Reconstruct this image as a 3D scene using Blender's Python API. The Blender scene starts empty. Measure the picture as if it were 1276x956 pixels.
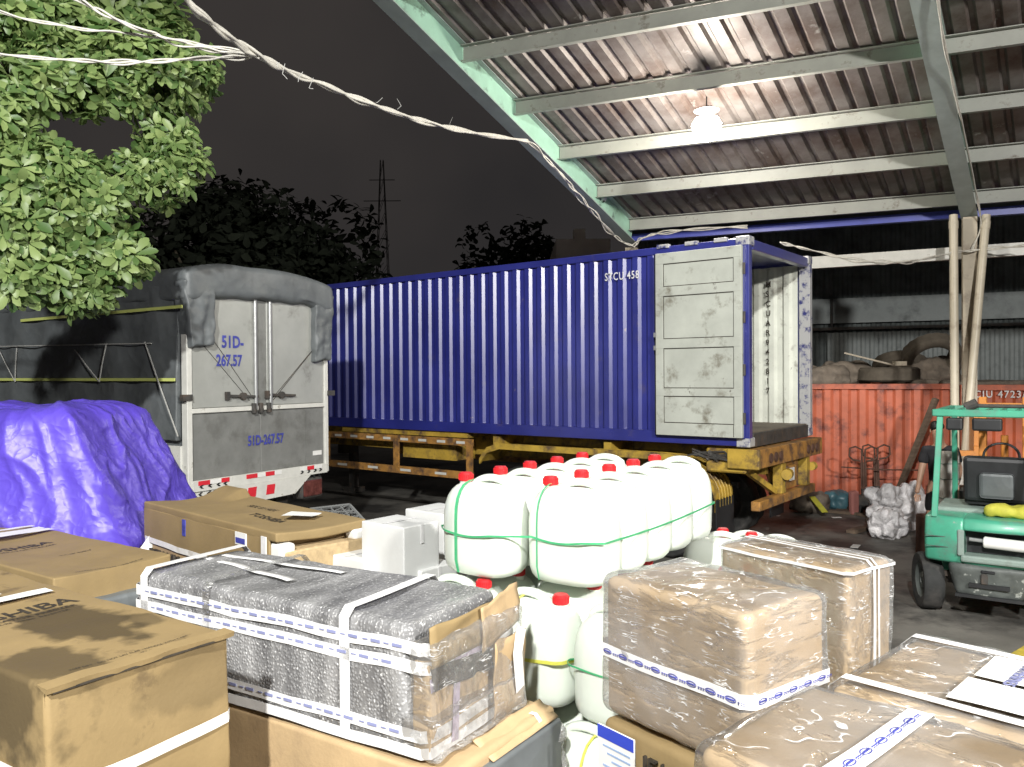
import bpy, bmesh, math, random
from mathutils import Vector, Matrix, noise
random.seed(7)
scn = bpy.context.scene
COL = scn.collection
PI = math.pi
R = math.radians
# ------------------------------------------------------------------ camera
H = 2.45
PITCH, ROLL, F = R(-0.62), 0.0068, 1010.0
cam_d = bpy.data.cameras.new('camera'); cam = bpy.data.objects.new('camera', cam_d); COL.objects.link(cam)
cam_d.sensor_width = 36; cam_d.lens = 36*F/1276; cam_d.clip_end = 500; cam_d.clip_start = 0.05
fw = Vector((0, math.cos(PITCH), math.sin(PITCH)))
up0 = Vector((0, -math.sin(PITCH), math.cos(PITCH))); rt0 = Vector((1, 0, 0))
rt = rt0*math.cos(ROLL) - up0*math.sin(ROLL); up = up0*math.cos(ROLL) + rt0*math.sin(ROLL)
cam.matrix_world = Matrix(((rt.x, up.x, -fw.x, 0), (rt.y, up.y, -fw.y, 0), (rt.z, up.z, -fw.z, H), (0, 0, 0, 1)))
scn.camera = cam
# ------------------------------------------------------------------ night sky
w = bpy.data.worlds.new('World'); scn.world = w; w.use_nodes = True
nt = w.node_tree; bg = nt.nodes['Background']
tc = nt.nodes.new('ShaderNodeTexCoord'); ns = nt.nodes.new('ShaderNodeTexNoise'); ns.inputs['Scale'].default_value = 2.2
ns.inputs['Detail'].default_value = 4
cr = nt.nodes.new('ShaderNodeValToRGB')
cr.color_ramp.elements[0].position = .3; cr.color_ramp.elements[0].color = (.0155, .0145, .0150, 1)
cr.color_ramp.elements[1].position = .75; cr.color_ramp.elements[1].color = (.031, .027, .025, 1)
nt.links.new(tc.outputs['Generated'], ns.inputs['Vector']); nt.links.new(ns.outputs['Fac'], cr.inputs['Fac'])
nt.links.new(cr.outputs['Color'], bg.inputs['Color']); bg.inputs['Strength'].default_value = 1.0
scn.view_settings.view_transform = 'Standard'; scn.view_settings.look = 'None'
scn.view_settings.exposure = 0.55; scn.view_settings.gamma = 1
scn.cycles.max_bounces = 8; scn.cycles.transparent_max_bounces = 12
scn.cycles.use_denoising = True
scn.cycles.sample_clamp_indirect = 6
# ------------------------------------------------------------------ lamps
def lamp(name, loc, energy, radius, color, kind='POINT', target=None, spot=120, blend=.5):
    d = bpy.data.lights.new(name, kind); d.energy = energy; d.color = color; d.shadow_soft_size = radius
    if kind == 'SPOT': d.spot_size = R(spot); d.spot_blend = blend
    o = bpy.data.objects.new(name, d); COL.objects.link(o); o.location = loc
    if target: o.rotation_euler = (Vector(target)-Vector(loc)).to_track_quat('-Z', 'Y').to_euler()
    return o
lamp('yard_floodlight', (-1.6, -5.5, 8.6), 6900, .20, (1, .99, .95), 'SPOT', (-1.6, .0, 2.7), 76, .12)
LAMP2 = Vector((2.62, 10.85, 5.78))
lamp('side_fill_lamp', (5.2, -4.2, 6.6), 4300, .30, (1, .97, .92))  # unseen lamp added off to the right, mainly as fill
# ------------------------------------------------------------------ helpers
def ray(px, py):
    return (fw + rt*((px-638)/F) + up*((478-py)/F))
def at(px, py, Y):
    d = ray(px, py); return Vector((0, 0, H)) + d*(Y/d.y)
def onz(px, py, z):
    d = ray(px, py); return Vector((0, 0, H)) + d*((z-H)/d.z)
def tag(o, label=None, cat=None, group=None, kind=None):
    if label: o['label'] = label
    if cat: o['category'] = cat
    if group: o['group'] = group
    if kind: o['kind'] = kind
    return o
def thing(name, label, cat, loc=(0, 0, 0), rz=0, group=None):
    o = bpy.data.objects.new(name, None); COL.objects.link(o); o.empty_display_size = .1
    o.location = loc; o.rotation_euler = (0, 0, rz)
    return tag(o, label, cat, group)
def mat4(o): return Matrix.Translation(o.location) @ Matrix.Rotation(o.rotation_euler.z, 4, 'Z')
def copy_tree(o, parent=None):
    c = o.copy(); COL.objects.link(c)
    if parent: c.parent = parent
    for ch in list(o.children): copy_tree(ch, c)
    return c
class B:
    def __init__(s): s.bm = bmesh.new()
    def box(s, c, d, rot=None, bev=0, seg=1):
        m = Matrix.Translation(Vector(c)) @ (rot if rot else Matrix()) @ Matrix.Diagonal((d[0], d[1], d[2], 1))
        t = bmesh.new(); bmesh.ops.create_cube(t, size=1, matrix=m)
        if bev: bmesh.ops.bevel(t, geom=t.edges[:], offset=bev, segments=seg, affect='EDGES', profile=.5)
        s.join(t); return s
    def b2(s, lo, hi, bev=0, seg=1):
        lo, hi = Vector(lo), Vector(hi)
        return s.box((lo+hi)/2, hi-lo, None, bev, seg)
    def join(s, t):
        me = bpy.data.meshes.new('t'); t.to_mesh(me); t.free(); s.bm.from_mesh(me); bpy.data.meshes.remove(me)
    def beam(s, a, b, wd, ht, upv=(0, 0, 1), bev=0):
        a, b = Vector(a), Vector(b); y = (b-a); L = y.length; y.normalize(); u = Vector(upv); x = y.cross(u).normalized(); z = x.cross(y)
        rot = Matrix(((x.x, y.x, z.x, 0), (x.y, y.y, z.y, 0), (x.z, y.z, z.z, 0), (0, 0, 0, 1)))
        return s.box((a+b)/2, (wd, L, ht), rot, bev)
    def cyl(s, a, b, r, seg=16, r2=None, bev=0):
        a, b = Vector(a), Vector(b); d = b-a
        q = d.to_track_quat('Z', 'Y').to_matrix().to_4x4()
        t = bmesh.new()
        bmesh.ops.create_cone(t, cap_ends=True, segments=seg, radius1=r, radius2=r if r2 is None else r2, depth=d.length, matrix=Matrix.Translation((a+b)/2) @ q)
        if bev: bmesh.ops.bevel(t, geom=[e for e in t.edges if len(e.link_faces) == 2 and e.calc_face_angle(0) > .9], offset=bev, segments=2, affect='EDGES')
        s.join(t); return s
    def tube(s, pts, r, seg=6, closed=False):
        pts = [Vector(p) for p in pts]; n = len(pts); rings = []; prev = None
        for i, p in enumerate(pts):
            if closed: d = pts[(i+1) % n]-pts[i-1]
            else: d = pts[min(i+1, n-1)]-pts[max(i-1, 0)]
            d.normalize()
            if prev is None: x = d.orthogonal().normalized()
            else: x = (prev-d*prev.dot(d)).normalized()
            prev = x; y = d.cross(x); rr = r[i] if isinstance(r, (list, tuple)) else r
            rings.append([s.bm.verts.new(p+(x*math.cos(k*2*PI/seg)+y*math.sin(k*2*PI/seg))*rr) for k in range(seg)])
        m = n if closed else n-1
        for i in range(m):
            A, Bn = rings[i], rings[(i+1) % n]
            for k in range(seg): s.bm.faces.new((A[k], A[(k+1) % seg], Bn[(k+1) % seg], Bn[k]))
        if not closed:
            s.bm.faces.new(rings[0][::-1]); s.bm.faces.new(rings[-1])
        return s
    def ribbon(s, pts, nrm, wd, closed=False, th=.0015):
        # flat strap along pts, nrm(i)->outward normal ; width direction = tangent x normal
        n = len(pts); A = []
        for i in range(n):
            d = (pts[(i+1) % n]-pts[i-1]) if closed else (pts[min(i+1, n-1)]-pts[max(i-1, 0)])
            d.normalize(); q = Vector(nrm[i]).normalized(); x = d.cross(q).normalized()*wd/2
            A.append([s.bm.verts.new(pts[i]-x), s.bm.verts.new(pts[i]+x), s.bm.verts.new(pts[i]+x+q*th), s.bm.verts.new(pts[i]-x+q*th)])
        for i in range(n if closed else n-1):
            P, Q = A[i], A[(i+1) % n]
            for k in range(4): s.bm.faces.new((P[k], P[(k+1) % 4], Q[(k+1) % 4], Q[k]))
        return s
    def loft(s, rings, cap=True):
        R_ = [[s.bm.verts.new(p) for p in r] for r in rings]
        for a, b in zip(R_, R_[1:]):
            n = len(a)
            for k in range(n): s.bm.faces.new((a[k], a[(k+1) % n], b[(k+1) % n], b[k]))
        if cap: s.bm.faces.new(R_[0][::-1]); s.bm.faces.new(R_[-1])
        return s
    def prism(s, poly, ax, a, b):
        def P(p, t): return {'x': (t, p[0], p[1]), 'y': (p[0], t, p[1]), 'z': (p[0], p[1], t)}[ax]
        v0 = [s.bm.verts.new(P(p, a)) for p in poly]; v1 = [s.bm.verts.new(P(p, b)) for p in poly]
        n = len(poly); s.bm.faces.new(v0[::-1]); s.bm.faces.new(v1)
        for k in range(n): s.bm.faces.new((v0[k], v0[(k+1) % n], v1[(k+1) % n], v1[k]))
        return s
    def soft(s, lo, hi, r, amp=0, fs=3, seed=0, n=10, fn=None):
        """rounded box dense enough to dent: lo/hi corners, edge radius r"""
        lo, hi = Vector(lo), Vector(hi); c = (lo+hi)/2; h = (hi-lo)/2
        def line(hh):
            a = [-hh, -hh+r*.35, -hh+r*.7, -hh+r]; m = max(2, int(n*hh/max(h)))
            a += [(-hh+r)+(2*(hh-r))*k/m for k in range(1, m)]; a += [hh-r, hh-r*.7, hh-r*.35, hh]; return a
        L = [line(h[i]) for i in range(3)]; V = {}
        def vert(p):
            k = tuple(round(x, 6) for x in p)
            if k in V: return V[k]
            p = Vector(p); q = Vector([max(-(h[i]-r), min(h[i]-r, p[i])) for i in range(3)]); d = p-q
            dn = d.normalized() if d.length > 1e-9 else Vector((0, 0, 0)); p2 = q+dn*r
            if amp:
                nn = Vector([dn.x, dn.y, dn.z])
                v = noise.noise((p2+c)*fs+Vector((seed*7.3, seed*3.1, seed)))+.5*noise.noise((p2+c)*fs*2.3+Vector((seed, 0, 5)))
                p2 += nn*v*amp
            p2 += c
            if fn: p2 = fn(p2, dn)
            V[k] = s.bm.verts.new(p2); return V[k]
        for ax in range(3):
            o1, o2 = [(1, 2), (2, 0), (0, 1)][ax]
            for sg in (-1, 1):
                for i in range(len(L[o1])-1):
                    for j in range(len(L[o2])-1):
                        q = []
                        for (a, b) in ((i, j), (i+1, j), (i+1, j+1), (i, j+1)):
                            p = [0, 0, 0]; p[ax] = sg*h[ax]; p[o1] = L[o1][a]; p[o2] = L[o2][b]; q.append(vert(p))
                        if sg < 0: q.reverse()
                        try: s.bm.faces.new(q)
                        except ValueError: pass
        return s
    def build(s, name, mat, parent=None, smooth=False, world=False, label=None, recenter=False):
        bm = s.bm
        bmesh.ops.recalc_face_normals(bm, faces=bm.faces[:])
        if world and parent is not None: bm.transform(world_of(parent).inverted())
        loc = None
        if recenter and parent is None:
            xs = [v.co for v in bm.verts]; loc = Vector((sum(v.x for v in xs)/len(xs), sum(v.y for v in xs)/len(xs), min(v.z for v in xs)))
            bm.transform(Matrix.Translation(-loc))
        me = bpy.data.meshes.new(name); bm.to_mesh(me); bm.free()
        if smooth:
            for p in me.polygons: p.use_smooth = True
            if smooth != 'all':
                me.set_sharp_from_angle(angle=R(40))
        o = bpy.data.objects.new(name, me); COL.objects.link(o)
        for m in (mat if isinstance(mat, (list, tuple)) else [mat]): me.materials.append(m)
        if parent: o.parent = parent
        if loc: o.location = loc
        if label: o['label'] = label
        return o
def world_of(o):
    m = mat4(o)
    return world_of(o.parent) @ m if o.parent else m
from mathutils.bvhtree import BVHTree
def conform(me, on, nrm, lift=.0018):
    t = BVHTree.FromPolygons([v.co.copy() for v in on.data.vertices], [list(p.vertices) for p in on.data.polygons]); nrm = Vector(nrm)
    for v in me.vertices:
        h = t.ray_cast(v.co+nrm*.15, -nrm, .4)
        if h[0]: v.co = h[0]+nrm*lift
def text(body, size, mat, parent, M4, name='printed_text', ext=.0003, bold=0, sx=1.0, align='LEFT', space=1.0, on=None):
    cu = bpy.data.curves.new('t', 'FONT'); cu.body = body; cu.size = size; cu.extrude = 0 if on else ext; cu.offset = bold*size; cu.align_x = align
    cu.space_character = space; cu.resolution_u = 3
    o = bpy.data.objects.new('t', cu); COL.objects.link(o)
    bpy.context.view_layer.update()
    me = bpy.data.meshes.new_from_object(o.evaluated_get(bpy.context.evaluated_depsgraph_get()))
    bpy.data.objects.remove(o); bpy.data.curves.remove(cu)
    me.transform(M4 @ Matrix.Diagonal((sx, 1, 1, 1)))
    if on:
        b_ = bmesh.new(); b_.from_mesh(me); bmesh.ops.triangulate(b_, faces=b_.faces[:]); b_.to_mesh(me); b_.free(); conform(me, on, M4.to_3x3() @ Vector((0, 0, 1)))
    me.materials.clear(); me.materials.append(mat)
    t = bpy.data.objects.new(name, me); COL.objects.link(t); t.parent = parent; return t
def frame(o, x, y):
    """matrix whose local x,y axes lie along vectors x,y at origin o"""
    x = Vector(x).normalized(); y = Vector(y).normalized(); z = x.cross(y)
    return Matrix(((x.x, y.x, z.x, o[0]), (x.y, y.y, z.y, o[1]), (x.z, y.z, z.z, o[2]), (0, 0, 0, 1)))
# ------------------------------------------------------------------ materials
def M(name, col, rough=.6, metal=0, var=.18, vs=3, dirt=None, bump=0, bs=40, coat=0, spec=.5, dirt2=None, stretch=None, bdist=.01, rvar=0, emis=None, trans=0, sss=0, crease=None):
    m = bpy.data.materials.new(name); m.use_nodes = True; t = m.node_tree; N = t.nodes; Lk = t.links
    p = N['Principled BSDF']; tcn = N.new('ShaderNodeTexCoord'); src = tcn.outputs['Object']
    if stretch:
        mp = N.new('ShaderNodeMapping'); mp.inputs['Scale'].default_value = stretch; Lk.new(src, mp.inputs['Vector']); srcs = mp.outputs['Vector']
    else: srcs = src
    n1 = N.new('ShaderNodeTexNoise'); n1.inputs['Scale'].default_value = vs; n1.inputs['Detail'].default_value = 6; n1.inputs['Roughness'].default_value = .62
    Lk.new(srcs, n1.inputs['Vector'])
    mr = N.new('ShaderNodeMapRange'); mr.inputs[1].default_value = .3; mr.inputs[2].default_value = .7; mr.inputs[3].default_value = 1-var; mr.inputs[4].default_value = 1+var
    Lk.new(n1.outputs['Fac'], mr.inputs[0])
    mul = N.new('ShaderNodeVectorMath'); mul.operation = 'SCALE'; mul.inputs[0].default_value = col[:3]; Lk.new(mr.outputs[0], mul.inputs['Scale'])
    c = mul.outputs[0]
    for d in (dirt, dirt2):
        if not d: continue
        dc, amt, sc = d[:3]; wd = d[3] if len(d) > 3 else .12
        n2 = N.new('ShaderNodeTexNoise'); n2.inputs['Scale'].default_value = sc; n2.inputs['Detail'].default_value = 8; n2.inputs['Roughness'].default_value = .68
        Lk.new(srcs if len(d) < 5 else src, n2.inputs['Vector'])
        r2 = N.new('ShaderNodeMapRange'); r2.inputs[1].default_value = 1-amt-wd; r2.inputs[2].default_value = 1-amt+wd; r2.clamp = True
        Lk.new(n2.outputs['Fac'], r2.inputs[0])
        mx = N.new('ShaderNodeMix'); mx.data_type = 'RGBA'; Lk.new(r2.outputs[0], mx.inputs[0]); Lk.new(c, mx.inputs[6]); mx.inputs[7].default_value = (*dc, 1); c = mx.outputs[2]
    Lk.new(c, p.inputs['Base Color'])
    p.inputs['Roughness'].default_value = rough; p.inputs['Metallic'].default_value = metal; p.inputs['Coat Weight'].default_value = coat
    p.inputs['Specular IOR Level'].default_value = spec; p.inputs['Coat Roughness'].default_value = .34 if coat > .8 else .15
    if trans: p.inputs['Transmission Weight'].default_value = trans
    if sss: p.inputs['Subsurface Weight'].default_value = sss; p.inputs['Subsurface Radius'].default_value = (.06, .06, .05); p.inputs['Subsurface Scale'].default_value = .5
    if rvar:
        r3 = N.new('ShaderNodeMapRange'); r3.inputs[1].default_value = .3; r3.inputs[2].default_value = .7; r3.inputs[3].default_value = rough-rvar; r3.inputs[4].default_value = rough+rvar
        Lk.new(n1.outputs['Fac'], r3.inputs[0]); Lk.new(r3.outputs[0], p.inputs['Roughness'])
    if bump:
        n3 = N.new('ShaderNodeTexNoise'); n3.inputs['Scale'].default_value = bs; n3.inputs['Detail'].default_value = 5; Lk.new(srcs, n3.inputs['Vector'])
        bp = N.new('ShaderNodeBump'); bp.inputs['Strength'].default_value = bump; bp.inputs['Distance'].default_value = bdist; Lk.new(n3.outputs['Fac'], bp.inputs['Height']); Lk.new(bp.outputs[0], p.inputs['Normal'])
    if crease:
        hs = None
        for (sc_, w_) in crease[0]:
            nn = N.new('ShaderNodeTexNoise'); nn.inputs['Scale'].default_value = sc_*.8; nn.inputs['Detail'].default_value = 2; Lk.new(src, nn.inputs['Vector'])
            av = N.new('ShaderNodeVectorMath'); av.operation = 'MULTIPLY_ADD'; av.inputs[1].default_value = (.5, .5, .5); Lk.new(nn.outputs['Color'], av.inputs[0]); Lk.new(src, av.inputs[2])
            vo = N.new('ShaderNodeTexVoronoi'); vo.inputs['Scale'].default_value = sc_; Lk.new(av.outputs[0], vo.inputs['Vector'])
            ml = N.new('ShaderNodeMath'); ml.operation = 'MULTIPLY_ADD'; ml.inputs[1].default_value = w_; Lk.new(vo.outputs['Distance'], ml.inputs[0])
            if hs: Lk.new(hs, ml.inputs[2])
            else: ml.inputs[2].default_value = 0
            hs = ml.outputs[0]
        bq_ = N.new('ShaderNodeBump'); bq_.inputs['Strength'].default_value = crease[2] if len(crease) > 2 else .9; bq_.inputs['Distance'].default_value = crease[1]; Lk.new(hs, bq_.inputs['Height']); Lk.new(bq_.outputs[0], p.inputs['Normal'])
    if emis: p.inputs['Emission Color'].default_value = (*emis[0], 1); p.inputs['Emission Strength'].default_value = emis[1]
    return m
def wrap_mat(name, alpha=.3, tint=(.8, .8, .8), stretch=(3, 9, 3), bs=5, rough=.16, bumps=.9, film=.10, rot=0.6, dist=.03):
    """thin clear stretch film: mostly see-through, wrinkled gloss, a little milky"""
    m = bpy.data.materials.new(name); m.use_nodes = True; t = m.node_tree; N = t.nodes; Lk = t.links; N.clear()
    out = N.new('ShaderNodeOutputMaterial'); tcn = N.new('ShaderNodeTexCoord'); mp = N.new('ShaderNodeMapping')
    mp.inputs['Scale'].default_value = stretch; mp.inputs['Rotation'].default_value = (rot, rot*.6, rot*.4); Lk.new(tcn.outputs['Object'], mp.inputs['Vector'])
    n = N.new('ShaderNodeTexNoise'); n.inputs['Scale'].default_value = bs; n.inputs['Detail'].default_value = 4; n.inputs['Distortion'].default_value = .6; Lk.new(mp.outputs[0], n.inputs['Vector'])
    bp = N.new('ShaderNodeBump'); bp.inputs['Strength'].default_value = bumps; bp.inputs['Distance'].default_value = dist
    rg = N.new('ShaderNodeMapRange'); rg.interpolation_type = 'SMOOTHSTEP'; rg.inputs[1].default_value = .53; rg.inputs[2].default_value = .66; Lk.new(n.outputs['Fac'], rg.inputs[0]); Lk.new(rg.outputs[0], bp.inputs['Height'])
    n2 = N.new('ShaderNodeTexNoise'); n2.inputs['Scale'].default_value = 2.5; n2.inputs['Detail'].default_value = 5; Lk.new(tcn.outputs['Object'], n2.inputs['Vector'])
    mr = N.new('ShaderNodeMapRange'); mr.inputs[1].default_value = .35; mr.inputs[2].default_value = .7; mr.inputs[3].default_value = film*.4; mr.inputs[4].default_value = film*2.2; Lk.new(n2.outputs['Fac'], mr.inputs[0])
    mp2 = N.new('ShaderNodeMapping'); mp2.inputs['Scale'].default_value = (1.5, 1.5, 9); mp2.inputs['Rotation'].default_value = (rot, rot*.8, .3); Lk.new(tcn.outputs['Object'], mp2.inputs[0])
    n4 = N.new('ShaderNodeTexNoise'); n4.inputs['Scale'].default_value = 7; n4.inputs['Detail'].default_value = 2; Lk.new(mp2.outputs[0], n4.inputs['Vector'])
    sb_ = N.new('ShaderNodeMath'); sb_.operation = 'SUBTRACT'; sb_.inputs[1].default_value = .56; Lk.new(n4.outputs['Fac'], sb_.inputs[0]); ab = N.new('ShaderNodeMath'); ab.operation = 'ABSOLUTE'; Lk.new(sb_.outputs[0], ab.inputs[0])
    sr = N.new('ShaderNodeMapRange'); sr.inputs[1].default_value = .004; sr.inputs[2].default_value = .022; sr.inputs[3].default_value = 1; sr.inputs[4].default_value = 0; Lk.new(ab.outputs[0], sr.inputs[0])
    n6 = N.new('ShaderNodeTexNoise'); n6.inputs['Scale'].default_value = 14; Lk.new(tcn.outputs['Object'], n6.inputs['Vector']); s6 = N.new('ShaderNodeMapRange'); s6.inputs[1].default_value = .48; s6.inputs[2].default_value = .62; s6.inputs[4].default_value = .75; Lk.new(n6.outputs['Fac'], s6.inputs[0])
    mu = N.new('ShaderNodeMath'); mu.operation = 'MULTIPLY'; Lk.new(sr.outputs[0], mu.inputs[0]); Lk.new(s6.outputs[0], mu.inputs[1]); ad2 = N.new('ShaderNodeMath'); ad2.use_clamp = True; Lk.new(mu.outputs[0], ad2.inputs[0]); Lk.new(mr.outputs[0], ad2.inputs[1])
    tr = N.new('ShaderNodeBsdfTransparent'); tr.inputs[0].default_value = (.97, .97, .97, 1); df = N.new('ShaderNodeBsdfDiffuse'); df.inputs[0].default_value = (*tint, 1); gl = N.new('ShaderNodeBsdfGlossy'); gl.inputs['Roughness'].default_value = rough
    Lk.new(bp.outputs[0], gl.inputs['Normal'])
    m1 = N.new('ShaderNodeMixShader'); Lk.new(ad2.outputs[0], m1.inputs[0]); Lk.new(tr.outputs[0], m1.inputs[1]); Lk.new(df.outputs[0], m1.inputs[2])
    fr = N.new('ShaderNodeFresnel'); fr.inputs[0].default_value = 1.5; Lk.new(bp.outputs[0], fr.inputs['Normal'])
    fm = N.new('ShaderNodeMath'); fm.operation = 'MULTIPLY_ADD'; fm.inputs[1].default_value = .55; fm.inputs[2].default_value = alpha*.25; Lk.new(fr.outputs[0], fm.inputs[0]); fm.use_clamp = True
    m2 = N.new('ShaderNodeMixShader'); Lk.new(fm.outputs[0], m2.inputs[0]); Lk.new(m1.outputs[0], m2.inputs[1]); Lk.new(gl.outputs[0], m2.inputs[2])
    Lk.new(m2.outputs[0], out.inputs[0]); return m
card_c = (.255, .182, .083)
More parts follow.
